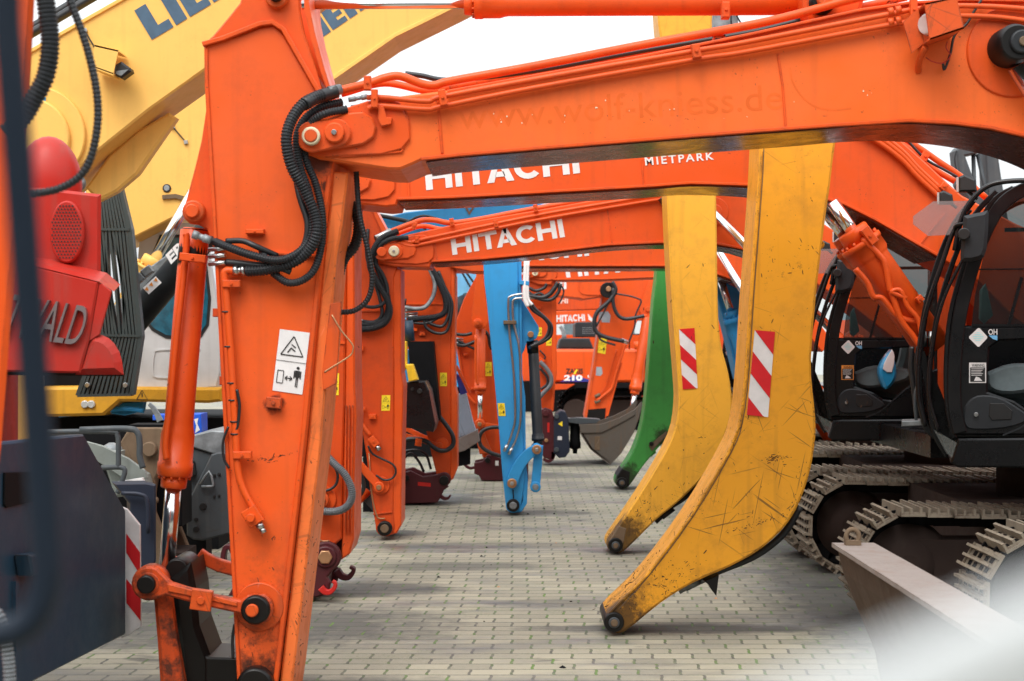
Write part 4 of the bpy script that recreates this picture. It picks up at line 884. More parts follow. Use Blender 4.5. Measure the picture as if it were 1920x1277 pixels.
# ================================================================== M3
def m3():
    f = Fr(16.3); r = root_at(f, 720, "excavator", "orange excavator with the whole white name readable on its boom and an orange cab sticker", "excavator", GX)
    st = MB().prism(f, [(662, 600), (655, 470), (672, 385), (694, 385), (720, 430), (752, 480), (739, 520), (738, 960), (740, 985)] + circle(722, 988, 18, 10, 10, 190) + [(704, 985), (693, 911), (688, 860), (668, 740)], 0, .62, .01).build("stick", ORANGE_D, r)
    MB().prism(f, [(736, 505), (751, 505), (752, 700), (756, 725), (753, 860), (752, 985), (744, 1000), (730, 1004), (736, 975), (738, 760)], .01, .62, .01).build("front_plate", ORANGE, st)
    MB().prism(f, [(694, 385), (700, 385), (724, 430), (730, 450), (722, 450), (712, 425)], -.02, .55, 0).build("stick_ears", ORANGE, st)
    MB().strip(f, [(665, 583), (735, 583)], 2.2, -.015, .002).build("weld_seam", ORANGE, st)
    MB().strip(f, [(700, 964), (735, 960)], 2, -.015, .002).build("weld_seam", ORANGE, st)
    bot = [(1760, 700), (1680, 640), (1600, 578), (1500, 514), (1406, 473), (1348, 461), (1250, 457), (1138, 462), (997, 479), (902, 488), (809, 493), (806, 502), (740, 500), (712, 494), (702, 480), (706, 462), (722, 452)]
    bm = MB().prism(f, [(760, 442), (850, 422), (1000, 396), (1180, 364), (1250, 354), (1340, 348), (1420, 362), (1480, 380), (1560, 432), (1660, 520), (1760, 610)] + bot, -.06, .68, .01).build("boom", ORANGE, r)
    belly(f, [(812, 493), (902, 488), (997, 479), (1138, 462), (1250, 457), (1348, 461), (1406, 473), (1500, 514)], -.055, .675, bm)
    lp = MB(); lp.strip(f, [(809, 490), (902, 485), (997, 476), (1138, 459), (1250, 454), (1348, 458), (1406, 470)], 4, -.075, -.05, .003)
    lp.strip(f, [(815, 452), (820, 488)], 3, -.07, -.05); lp.strip(f, [(1136, 376), (1147, 458)], 2.2, -.07, -.05); lp.build("weld_lip", ORANGE, bm)
    MB().ftube(f, [(733, 434), (770, 420), (792, 413), (815, 413), (846, 418), (900, 411), (1004, 391), (1140, 368), (1250, 350)], 5, -.02, n=6).build("oil_pipe", ORANGE, bm)
    MB().ftube(f, [(740, 440), (790, 424), (830, 430), (870, 422), (1004, 398), (1140, 374), (1250, 356)], 4.5, .25, n=6).build("oil_pipe", ORANGE, bm)
    for dy in (0, 9): MB().ftube(f, [(750, 446 + dy), (770, 454 + dy * .8), (800, 447 + dy), (1000, 405 + dy), (1180, 374 + dy), (1250, 363 + dy)], 3, -.1, n=6).build("oil_pipe", ORANGE, bm)
    for x, y, a in ((778, 425, 20), (783, 450, 0), (848, 418, -10), (930, 421, -10), (1004, 392, -10)): clampb(f, x, y, 8, 14, a, bm, -.1)
    link_plates(f, 718, 474, -4, .53, r, -.06, 2)
    letter(f, HIT, [(845, 447), (1053, 411), (1059, 445), (849, 479)], -.064, SWHITE, bm)
    jack(f, (1720, 775), (1335, 397), 26, 8, .33, r, -.2); MB().pin(f, 1338, 398, 27, -.08, -.05, 32, .06).build("boss_plate", ORANGE, bm); MB().pin(f, 1338, 398, 13, -.14, -.07).build("pin", ORANGE, bm)
    lm = MB().prism(f, [(1232, 377), (1247, 367), (1250, 386), (1244, 394)], -.3, -.1, .01).build("work_lamp", BLACK, bm); MB().prism(f, [(1236, 377), (1247, 370), (1248, 385), (1243, 390)], -.31, -.3).build("lens", LENS, lm)
    # hoses at the nose
    for pts, rp, pt in (([(745, 434, -.05), (715, 448, -.12), (698, 475, -.14), (694, 500, -.12), (708, 530, -.1), (725, 560, -.1), (731, 585, -.1), (722, 605, -.1), (700, 615, -.1), (668, 618, -.08)], 6.5, .014),
                        ([(765, 446, -.1), (735, 448, -.14), (712, 462, -.14), (704, 490, -.1), (718, 530, -.06), (728, 560, -.06), (724, 590, -.06), (706, 606, -.08), (668, 610, -.06)], 5, .013),
                        ([(690, 430, .0), (688, 480, -.05), (700, 520, -.08), (712, 560, -.08), (716, 590, -.08), (700, 604, -.06), (668, 600, -.06)], 3.4, 0),
                        ([(700, 490, -.1), (718, 515, -.1), (727, 545, -.1), (720, 568, -.1), (700, 576, -.1), (675, 572, -.1)], 3.6, .012),
                        ([(720, 440, .1), (750, 425, .1), (790, 405, .1), (830, 413, .1)], 2.2, 0)):
        MB().ftube(f, pts, rp, pitch=pt, seg=10).build("hose", RUBBER, r)
    MB().cyl(f.p(733, 434, -.03), f.p(706, 449, -.1), f.r(6.5), 12).build("fitting", STEEL, r); MB().cyl(f.p(762, 450, -.1), f.p(742, 446, -.1), f.r(3.6), 8).build("fitting", STEEL, r)
    for y in (600, 606, 612): MB().cyl(f.p(664, y, -.05), f.p(682, y + 1, -.07), f.r(2.4), 8).build("fitting", STEEL, r)
    # stick furniture
    MB().ftube(f, [(667, 700), (672, 770), (676, 790), (684, 803), (694, 816)], 4, -.05, n=5).build("oil_pipe", ORANGE, st)
    vb = clampb(f, 702, 827, 13, 20, -38, st, -.05, name="valve_block", th=.05); MB().cyl(f.p(707, 835, -.07), f.p(713, 843, -.07), f.r(5), 6).build("fitting", STEEL, vb)
    clampb(f, 676, 766, 20, 7, 0, st, -.05); clampb(f, 699, 781, 13, 9, 0, st, -.01, name="lug", th=.05); clampb(f, 676, 653, 13, 9, 0, st, -.01, name="lug", th=.05)
    MB().ftube(f, [(690, 836), (700, 852), (735, 870), (742, 885), (735, 897), (720, 900), (705, 891)], 2, -.05, n=6).build("cable", RUBBERD, st)
    MB().ftube(f, [(692, 850), (697, 925), (706, 965), (712, 972), (722, 972)], 1.3, -.02, n=4).build("grease_line", BRONZE, st)
    warn_sticker(f, [(716, 741), (732, 741), (731, 770), (715, 770)], st)
    MB().strip(f, [(664, 858), (685, 882), (712, 912)], (14, 15), -.06, -.01, .005).build("link_arm", ORANGE, r)
    MB().pin(f, 714, 910, 17, -.02, .0, 24, .05).build("boss_plate", ORANGE, st); MB().pin(f, 712, 912, 10, -.1, -.04).build("pin", ORANGE, r); MB().pin(f, 712, 912, 5, -.115, -.09).build("pin_cap", BRONZE, r)
    MB().pin(f, 722, 990, 14, -.06, .0).build("pin", GREASE, r); MB().pin(f, 722, 990, 8, -.08, -.05).build("pin_cap", BROWN, r)
    MB().prism(f, [(676, 925), (690, 925), (704, 955), (702, 972), (672, 940)], .3, .34, .003).build("link_plate", DSTEEL, r); MB().cyl(f.p(664, 945, .2), f.p(683, 927, .3), f.r(9), 14).build("rod_eye", ORANGE_W, r)
    for i in range(2): MB().ftube(f, [(664, 860 + 22 * i, -.1), (676, 890, -.12), (682, 915, -.1), (668, 935 + 3 * i, -.1)], 4, n=6).build("hose", RUBBERD, r)
    undercarriage(r, 2.35, 14.9, 2.5, deckx=3.05)
    cab(Fr(14.3, 1540, 10), r, xmap(1834, 633, 1590, 651, .72), bag=True)
m3()

# ================================================================== M4
def m4():
    f = Fr(19.8); r = root_at(f, 830, "excavator", "orange excavator whose stick ends in a dark red coupler, just left of the blue stick", "excavator", GX)
    st = MB().prism(f, [(752, 505), (800, 490), (848, 495), (846, 540), (845, 760), (846, 885), (838, 895), (820, 895), (811, 860), (798, 800), (786, 721), (770, 645), (755, 560)], 0, .62, .01).build("stick", ORANGE_D, r)
    MB().prism(f, [(845, 500), (853, 500), (853, 725), (857, 740), (857, 880), (850, 898), (840, 905), (845, 880)], .0, .62, .01).build("front_plate", ORANGE, st)
    MB().strip(f, [(760, 570), (842, 570)], 2, -.015, .002).build("weld_seam", ORANGE, st)
    bm = MB().prism(f, [(830, 470), (900, 462), (1100, 436), (1250, 430), (1330, 440), (1420, 490), (1500, 560), (1560, 640), (1540, 660), (1490, 600), (1440, 560), (1375, 527), (1346, 517), (1310, 506), (1253, 501), (988, 501), (934, 501), (930, 510), (885, 510), (845, 502)], -.06, .66, .01).build("boom", ORANGE, r)
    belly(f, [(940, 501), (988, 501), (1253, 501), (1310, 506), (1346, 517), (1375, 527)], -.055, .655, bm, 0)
    MB().strip(f, [(988, 498), (1253, 498), (1310, 503), (1346, 514), (1380, 527)], 3, -.075, -.05, .002).build("weld_lip", ORANGE, bm)
    letter(f, HIT, [(905, 470), (1102, 448), (1104, 480), (908, 498)], -.064, SWHITE, bm)
    jack(f, (1620, 900), (1343, 466), 24, 7.5, .4, r, -.2)
    for pts, rp, m_ in (([(806, 505), (815, 530), (812, 555), (798, 575), (780, 579), (757, 576)], 4, GALV), ([(810, 505), (828, 540), (836, 565), (834, 585), (818, 594), (790, 597), (765, 599)], 6, RUBBER),
                    ([(822, 508), (836, 545), (843, 575), (838, 600), (828, 612), (810, 608), (795, 598)], 3, RUBBERD), ([(815, 508), (845, 560), (846, 590), (838, 620), (820, 625), (800, 615), (795, 600)], 3, RUBBERD), ([(760, 560), (757, 590), (762, 602), (800, 606), (830, 590)], 2.6, RUBBERD)):
        MB().ftube(f, pts, rp, -.1, n=6, pitch=.018 if rp == 6 else 0).build("hose", m_, r)
    for y in (583, 589, 594): MB().cyl(f.p(757, y, -.05), f.p(784, y - 2, -.06), f.r(2.2), 8).build("fitting", STEEL, r)
    MB().ftube(f, [(768, 604), (771, 640), (784, 690), (790, 735), (795, 746), (808, 760)], 3.2, -.05, n=5).build("oil_pipe", ORANGE, st)
    vb = clampb(f, 815, 770, 10, 15, -38, st, -.05, name="valve_block", th=.05)
    MB().ftube(f, [(820, 776), (835, 795), (848, 815), (850, 832), (840, 843), (826, 845), (812, 838), (800, 828), (785, 824), (765, 824), (757, 832)], 4.2, -.12, n=6, pitch=0).build("hose", RUBBERD, r)
    MB().ftube(f, [(757, 850), (765, 845), (785, 845), (800, 855), (808, 880)], 2.5, .1, n=6).build("hose", RUBBERD, r)
    MB().ftube(f, [(757, 860), (770, 850), (785, 865), (795, 885)], 2.5, .1, n=6).build("hose", RUBBERD, r)
    clampb(f, 776, 618, 14, 6, 0, st, -.05); clampb(f, 793, 720, 14, 6, 0, st, -.05); clampb(f, 812, 731, 11, 7, 0, st, -.01, name="lug"); clampb(f, 792, 626, 11, 7, 0, st, -.01, name="lug")
    clampb(f, 786, 828, 12, 14, 8, r, -.14, name="hose_clamp")
    warn_sticker(f, [(825, 699), (838, 699), (838, 724), (825, 724)], st)
    MB().strip(f, [(757, 806), (790, 822), (826, 835)], 9, .3, .35, .003).build("link_arm", ORANGE, r); MB().strip(f, [(757, 816), (790, 824), (826, 838)], 9, -.05, -.02, .003).build("link_arm", ORANGE, r)
    MB().pin(f, 828, 833, 13, -.02, .0, 24, .05).build("boss_plate", ORANGE, st); MB().pin(f, 824, 836, 7, -.08, -.02).build("pin", ORANGE, r)
    side = [(740, 905), (755, 885), (770, 882), (793, 893), (815, 890)] + circle(833, 898, 13, 10, -100, 60) + [(842, 912), (830, 920), (828, 930), (820, 942), (755, 944), (735, 935)]
    cp = MB(); cp.prism(f, side, -.05, .0, .01); cp.prism(f, side, .5, .55, .01); cp.prism(f, [(745, 915), (825, 915), (820, 940), (745, 942)], 0, .5); cp = cp.build("coupler", MAROON, r)
    MB().pin(f, 833, 900, 9, -.08, -.04).build("pin", GREASE, cp); MB().pin(f, 762, 896, 6, -.08, -.04).build("pin", GREASE, cp)
    MB().strip(f, [(822, 926), (832, 934), (840, 934), (845, 928)], (8, 3), -.04, .04, .003, sm=3).build("hook", MAROON, cp)
    MB().sheet(f, [(784, 903), (808, 905), (808, 912), (784, 910)], -.054).build("sticker", HOOKRED, cp)
    undercarriage(r, 2.2, 18.0, 2.5, pitch=.2)
m4()

# ================================================================== M5 (between M4 and the blue stick)
def m5():
    f = Fr(23.4); r = root_at(f, 890, "excavator", "orange excavator half hidden directly left of the blue stick, its bare cylinder rod showing", "excavator", GX)
    st = MB().prism(f, [(852, 610), (870, 560), (900, 505), (945, 505), (950, 700), (946, 850), (925, 862), (905, 858), (898, 830), (885, 800), (872, 745), (858, 655)], 0, .62, .01).build("stick", ORANGE_D, r)
    MB().prism(f, [(895, 506), (903, 506), (912, 560), (918, 600), (912, 612), (900, 620), (888, 612), (885, 598)], -.35, -.3, .004).build("cylinder_bracket", ORANGE, st); MB().pin(f, 897, 606, 8, -.4, -.28).build("pin", ORANGE, st)
    MB().pin(f, 897, 606, 4.5, -.42, -.39).build("pin_cap", ORANGE_W, st)
    jack(f, (901, 616), (900, 790), 9.5, 4.5, .66, r, -.22, gl=.12); MB().ftube(f, [(892, 628), (892, 700), (896, 722)], 2.4, -.36).build("oil_pipe", ORANGE, r)
    MB().prism(f, [(760, 512), (852, 512), (852, 600), (760, 600)], .9, 1.3, .01).build("boom_base", ORANGE_D, r)
    MB().prism(f, [(840, 480), (1000, 470), (1250, 470), (1400, 520), (1400, 560), (1250, 505), (950, 508), (850, 510)], -.02, .6, .01).build("boom", ORANGE_D, r)
    for pts, rp in (([(852, 626), (870, 628), (885, 625)], 3), ([(853, 645), (870, 648), (892, 640)], 3.2), ([(853, 636), (880, 650), (892, 655)], 2.4), ([(905, 618), (915, 628), (918, 645), (922, 655)], 3)): MB().ftube(f, pts, rp, -.1).build("hose", RUBBERD, r)
    for i in range(4): MB().cyl(f.p(852, 634 + i * 4, -.04), f.p(869, 636 + i * 4, -.06), f.r(1.6), 8).build("fitting", STEEL, r)
    MB().ftube(f, [(858, 650), (866, 700), (874, 735), (880, 745), (892, 758)], 2.5, -.04, n=5).build("oil_pipe", ORANGE, st)
    clampb(f, 873, 665, 8, 5, 0, st, -.01, name="lug"); clampb(f, 886, 729, 8, 5, 0, st, -.01, name="lug")
    warn_sticker(f, [(909, 679), (922, 679), (922, 705), (909, 705)], st)
    MB().strip(f, [(898, 793), (925, 797), (960, 805)], 8, -.3, -.25, .003).build("link_arm", ORANGE, r); MB().pin(f, 900, 793, 9, -.35, .3).build("pin", ORANGE_W, r); MB().pin(f, 900, 793, 4, -.37, -.34).build("pin_cap", BRONZE, r)
    MB().prism(f, [(893, 800), (906, 800), (912, 820), (925, 850), (900, 850), (895, 830)], -.2, -.1, .01).build("bucket_link", ORANGE_W, r)
    MB().ftube(f, [(960, 806), (930, 801), (908, 806), (899, 820), (902, 836), (918, 848), (945, 857)], 3.6, -.4, n=6).build("hose", RUBBERD, r)
    side = [(890, 865), (905, 862), (915, 850), (928, 850), (945, 860), (990, 862), (990, 898), (905, 898), (898, 888), (890, 885)]
    cp = MB(); cp.prism(f, side, -.3, -.25, .008); cp.prism(f, side, .2, .25, .008); cp.prism(f, [(900, 876), (985, 876), (985, 897), (902, 897)], -.25, .2); cp = cp.build("coupler", MAROON, r)
    MB().strip(f, [(893, 874), (882, 876), (873, 870), (871, 858), (876, 851), (882, 853)], 5, -.2, -.12, .004, sm=4).build("hook", MAROON, cp)
    MB().sheet(f, [(929, 861), (935, 861), (935, 870), (929, 870)], -.304).build("sticker", SWHITE, cp); MB().pin(f, 915, 860, 5, -.33, -.29).build("pin", GREASE, cp)
    undercarriage(r, 2.3, 21.6, 2.5, pitch=.25)
m5()

# ================================================================== M6
def m6():
    f = Fr(26.2); r = root_at(f, 1015, "excavator", "orange excavator right of the blue stick, its dark red coupler stood on end", "excavator", GX)
    st = MB().prism(f, [(940, 520), (960, 510), (1034, 528), (1036, 560), (1034, 765), (1020, 776), (1008, 740), (985, 640), (960, 560)], 0, .6, .01).build("stick", ORANGE_D, r)
    MB().prism(f, [(1033, 525), (1043, 525), (1044, 700), (1041, 720), (1038, 770), (1030, 778), (1034, 740)], .0, .6, .01).build("front_plate", ORANGE, st)
    bm = MB().prism(f, [(985, 498), (1100, 488), (1240, 470), (1330, 470), (1420, 520), (1410, 560), (1330, 530), (1230, 522), (1130, 526), (1036, 527), (1034, 534), (1010, 534), (990, 526), (980, 515)], -.05, .6, .01).build("boom", ORANGE, r)
    MB().strip(f, [(1036, 524), (1130, 523), (1230, 519), (1300, 524)], 2.6, -.07, -.04, .002).build("weld_lip", ORANGE, bm)
    letter(f, HIT, [(1058, 496), (1234, 478), (1237, 503), (1062, 521)], -.054, SWHITE, bm)
    link_plates(f, 990, 513, -3, .3, r, -.05, 2)
    for pts, rp in (([(990, 555), (1015, 558), (1030, 552), (1040, 540), (1046, 530)], 4.5), ([(990, 548), (1010, 560), (1032, 562), (1046, 550), (1051, 532)], 3.5), ([(992, 540), (1005, 545), (1020, 540), (1025, 532)], 3), ([(1048, 530), (1057, 545), (1052, 562), (1047, 570)], 1.6), ([(990, 560), (1010, 550), (1022, 556)], 2.5)): MB().ftube(f, pts, rp, -.15, n=6).build("hose", RUBBERD, r)
    MB().cyl(f.p(988, 559, -.15), f.p(1003, 558, -.15), f.r(4), 10).build("fitting", STEEL, r)
    warn_sticker(f, [(1024, 629), (1034, 629), (1034, 648), (1024, 648)], st); warn_sticker(f, [(1008, 614), (1016, 614), (1016, 630), (1008, 630)], st)
    MB().ftube(f, [(1012, 657), (1022, 668), (1020, 674)], 1.6, -.05).build("cable", RUBBERD, st)
    MB().ftube(f, [(1012, 678), (1024, 690), (1033, 706), (1032, 722), (1018, 738), (1012, 745)], 4, -.1, n=6).build("hose", SPIRAL, r); MB().ftube(f, [(1012, 690), (1025, 706), (1026, 720), (1014, 730)], 2.6, -.08, n=6).build("hose", RUBBERD, r)
    clampb(f, 1010, 577, 8, 5, 0, st, -.01, name="lug"); clampb(f, 1014, 676, 12, 10, 40, st, -.05, name="valve_block")
    side = [(1006, 790), (1010, 770), (1022, 764), (1034, 768), (1038, 780), (1040, 800), (1042, 850), (1038, 862), (1020, 858), (1012, 845), (1008, 820)]
    cp = MB(); cp.prism(f, side, -.1, .5, .012); cp = cp.build("coupler", MAROON, r)
    MB().strip(f, [(1037, 846), (1036, 858), (1028, 864), (1018, 860)], (8, 5), -.1, .0, .004, sm=3).build("hook", MAROON, cp)
    MB().pin(f, 1023, 774, 6, -.14, -.1).build("pin", MAROON, cp); MB().pin(f, 1024, 825, 3.5, -.13, -.1).build("pin_cap", BRONZE, cp); MB().sheet(f, [(1026, 792), (1030, 792), (1030, 810), (1026, 810)], -.104).build("sticker", HOOKRED, cp)
    cp2 = MB().prism(f, [(1038, 790), (1042, 776), (1052, 769), (1060, 772), (1065, 785), (1068, 845), (1060, 856), (1048, 858), (1038, 848)], -.14, .5, .012).build("tilt_rotator", DNAVY, r)
    MB().sheet(f, [(1046, 794), (1054, 789), (1054, 799)], -.144).build("warning_sticker", STY, cp2); MB().sheet(f, [(1045, 817), (1053, 817), (1053, 824), (1045, 824)], -.144).build("sticker", SWHITE, cp2)
    for x, y in ((1043, 780), (1043, 842)): MB().pin(f, x, y, 4.5, -.17, -.13).build("pin", DSTEEL, cp2)
    rt = MB().lathe(f.p(1079, 784, .2), f.p(1079, 852, .2), [(0, f.r(9)), (.1, f.r(11)), (.12, f.r(7)), (.3, f.r(9)), (.65, f.r(10)), (.7, f.r(11)), (.85, f.r(11)), (.88, f.r(5)), (1, f.r(4))], 20).build("rotator", DARK, r)
    MB().prism(f, [(1062, 785), (1085, 784), (1120, 786), (1126, 787), (1118, 794), (1090, 796), (1062, 792)], .05, .4, .004).build("hinge_plate", DSTEEL, r)
    b = MB(); o0, o1 = .0, 1.1
    b.prism(f, [(1087, 797), (1128, 796), (1160, 785), (1186, 772), (1203, 753), (1205, 760), (1196, 790), (1188, 812), (1165, 850), (1143, 873), (1140, 866), (1107, 842), (1098, 826), (1090, 812)], o0, o0 + .04, .004)
    b.prism(f, [(1087, 797), (1128, 796), (1160, 785), (1186, 772), (1203, 753), (1205, 760), (1196, 790), (1188, 812), (1165, 850), (1143, 873), (1140, 866), (1107, 842), (1098, 826), (1090, 812)], o1, o1 + .04, .004)
    b.strip(f, [(1089, 800), (1092, 814), (1100, 828), (1109, 842), (1142, 868)], 4, o0, o1, .0)
    b = b.build("bucket", BUCKET, r)
    MB().prism(f, [(1087, 796), (1128, 795), (1160, 784), (1190, 768), (1190, 778), (1160, 795), (1128, 811), (1088, 812)], -.02, .02, .003).build("rim_plate", BUCKET, b)
    MB().prism(f, [(1115, 818), (1125, 818), (1125, 844), (1115, 844)], -.008, .004, .002).build("maker_plate", BROWN, b)
    undercarriage(r, 2.4, 25.2, 2.5, pitch=.3)
    cab(Fr(25.0, 1360, 8), r, xmap(1834, 633, 1402, 650, .42))
m6()

# ================================================================== the arms that stand on their foot pins
def arm(name, label, D, outline, mat, pinxy, pr, th, board=None, fit=None, cat="excavator boom", bands=None, px0=None, group=None):
    f = Fr(D); r = root_at(f, pinxy[0], name, label, cat, group, .2)
    m = MB().prism(f, outline, 0, th, .014, sm=3).build("arm_box", mat, r)
    e = MB(); e.lathe(f.p(*pinxy, -.03), f.p(*pinxy, th + .03), [(0, f.r(pr) * .9), (.03, f.r(pr)), (.97, f.r(pr)), (1, f.r(pr) * .9)], 28)
    e = e.build("foot_boss", GREASE, r); MB().pin(f, *pinxy, pr * .55, -.045, -.028).build("bush", DSTEEL, e); MB().pin(f, *pinxy, pr * .36, -.055, -.04).build("bore", BROWN, e)
    if board: chevron_board(f, board, r, -.004, True, bands or ((-.04, .0), (.19, .46), (.70, 1.0)))
    return f, r, m
f, r, m = arm("curved_boom", "large scratched yellow boom with striped board, nearest of the curved booms standing on the paving", 11.0,
    [(1433, 60), (1424, 283), (1417, 400), (1405, 560), (1396, 700), (1385, 790), (1362, 850), (1292, 968), (1210, 1078), (1150, 1138), (1136, 1156)] + circle(1151, 1166, 18, 8, 190, 60)[:0] + [(1134, 1172), (1150, 1184), (1172, 1184), (1240, 1130), (1300, 1093), (1370, 1062), (1430, 1027), (1480, 977), (1508, 920), (1524, 860), (1530, 800), (1525, 740), (1521, 680), (1530, 560), (1545, 430), (1562, 300), (1580, 60)],
    YELLOW, (1151, 1166), 19, .5, [(1415, 619), (1453, 622), (1440, 782), (1400, 778)], bands=((-.27, .0), (.25, .51), (.79, 1.06)), group="curved booms standing on the paving")
MB().strip(f, [(1428, 283), (1421, 400), (1409, 560), (1400, 700), (1388, 792), (1366, 850), (1296, 968), (1214, 1078), (1142, 1150)], 4, -.012, .01, .003).build("weld_lip", YELLOW, r)
ft = MB(); ft.cyl(f.q(1272, 1108, .2), f.q(1298, 1094, .2), f.r(7), 8); ft.cyl(f.q(1284, 1101, .2), f.q(1310, 1088, .2), f.r(9), 8); ft.cyl(f.q(1306, 1092, .22), f.q(1334, 1080, .2), f.r(7), 10); ft.build("fitting", GALV, r)
MB().prism(f, [(1322, 1092), (1350, 1080), (1345, 1120), (1337, 1110), (1330, 1098)], .05, .2, .004).build("bracket", GREASE, r)
MB().ftube(f, [(1300, 1088), (1360, 1066), (1420, 1040), (1470, 1000), (1500, 950)], 7, .3, n=6).build("hose", RUBBERD, r)
MB().strip(f, [(1434, 100), (1432, 283), (1425, 400), (1413, 560), (1404, 700), (1392, 792), (1370, 850), (1300, 968), (1218, 1078), (1160, 1142)], 1.6, -.003, .002, sm=3).build("seam", BROWN, m)
chips(f, m, [(1452, 860, 13, 4, 46, -6), (1445, 865, 20, 7, 16, -10), (1410, 985, 26, 3, 36, -18), (1420, 975, 24, 4, 12, -14), (1185, 1120, 24, 13, 60, -30), (1235, 1085, 22, 14, 34, 20), (1290, 1060, 20, 16, 26, -50), (1255, 1095, 16, 8, 24, -25), (1480, 950, 24, 6, 22, -55), (1500, 890, 20, 5, 12, -70), (1430, 600, 20, 90, 22, 80), (1425, 520, 12, 50, 12, 80), (1500, 460, 18, 6, 10, 20), (1480, 500, 16, 4, 10, 25), (1400, 900, 40, 40, 16, 60), (1528, 760, 3, 60, 14, 88), (1385, 810, 50, 3, 20, -62), (1300, 960, 90, 3, 34, -56), (1180, 1090, 50, 3, 26, -47), (1500, 340, 30, 40, 8, 60)])
MB().pin(f, 1548, 455, 9, .2, .34).build("side_eye", YELLOW, r)
f, r, m = arm("curved_boom", "smoother yellow boom with small striped board, between the scratched one and the green one", 15.2,
    [(1229, -60), (1234, 40), (1241, 110), (1250, 365), (1255, 480), (1262, 600), (1270, 700), (1272, 760), (1260, 820), (1216, 900), (1160, 985), (1140, 1015), (1141, 1030), (1156, 1036), (1174, 1030), (1230, 975), (1275, 938), (1330, 880), (1362, 810), (1373, 760), (1366, 700), (1351, 640), (1346, 560), (1343, 365), (1337, 110), (1335, 40), (1332, -60)],
    YELLOW2, (1154, 1022), 14, .5, [(1273, 617), (1302, 615), (1308, 728), (1280, 730)], bands=((-.27, .0), (.26, .50), (.76, 1.03)), group="curved booms standing on the paving")
ft = MB(); ft.cyl(f.q(1228, 978, .2), f.q(1246, 962, .2), f.r(6), 8); ft.cyl(f.q(1240, 969, .2), f.q(1262, 952, .2), f.r(7), 8); ft.ftube(f, [(1250, 955), (1290, 928), (1325, 885)], 5, .25, n=5); ft.build("fitting", GREASE, r)
chips(f, m, [(1215, 935, 40, 3, 16, -55), (1200, 960, 26, 14, 16, -40), (1240, 950, 40, 3, 14, -48), (1290, 540, 20, 60, 6, 80), (1330, 820, 14, 30, 8, 70)])
MB().prism(f, [(1141, 1014), (1160, 985), (1176, 990), (1172, 1012), (1166, 1034), (1150, 1036)], -.004, .5 + .004, .01).build("stained_foot", BROWN, r)
f, r, m = arm("curved_boom", "bright green curved boom with a black foot standing on the paving", 21.8,
    [(1228, 430), (1232, 505), (1226, 560), (1219, 650), (1212, 740), (1203, 800), (1185, 850), (1157, 893), (1156, 910), (1168, 915), (1180, 911), (1207, 872), (1245, 828), (1275, 800), (1300, 740), (1295, 600), (1270, 500), (1265, 430)],
    GREEN, (1166, 905), 10, .5, group="curved booms standing on the paving")
MB().prism(f, [(1206, 856), (1228, 838), (1232, 850), (1222, 858)], .1, .4, .01).build("bracket", GREEN, r)
MB().prism(f, [(1216, 835), (1250, 808), (1250, 816), (1222, 846)], -.02, .0, .003).build("rusty_plate", BROWN, r); MB().pin(f, 1221, 832, 4, -.05, 0).build("pin", GREASE, r)
MB().prism(f, [(1157, 892), (1166, 878), (1182, 884), (1180, 911), (1168, 916), (1156, 910)], -.004, .504, .01).build("stained_foot", GREASE, r)

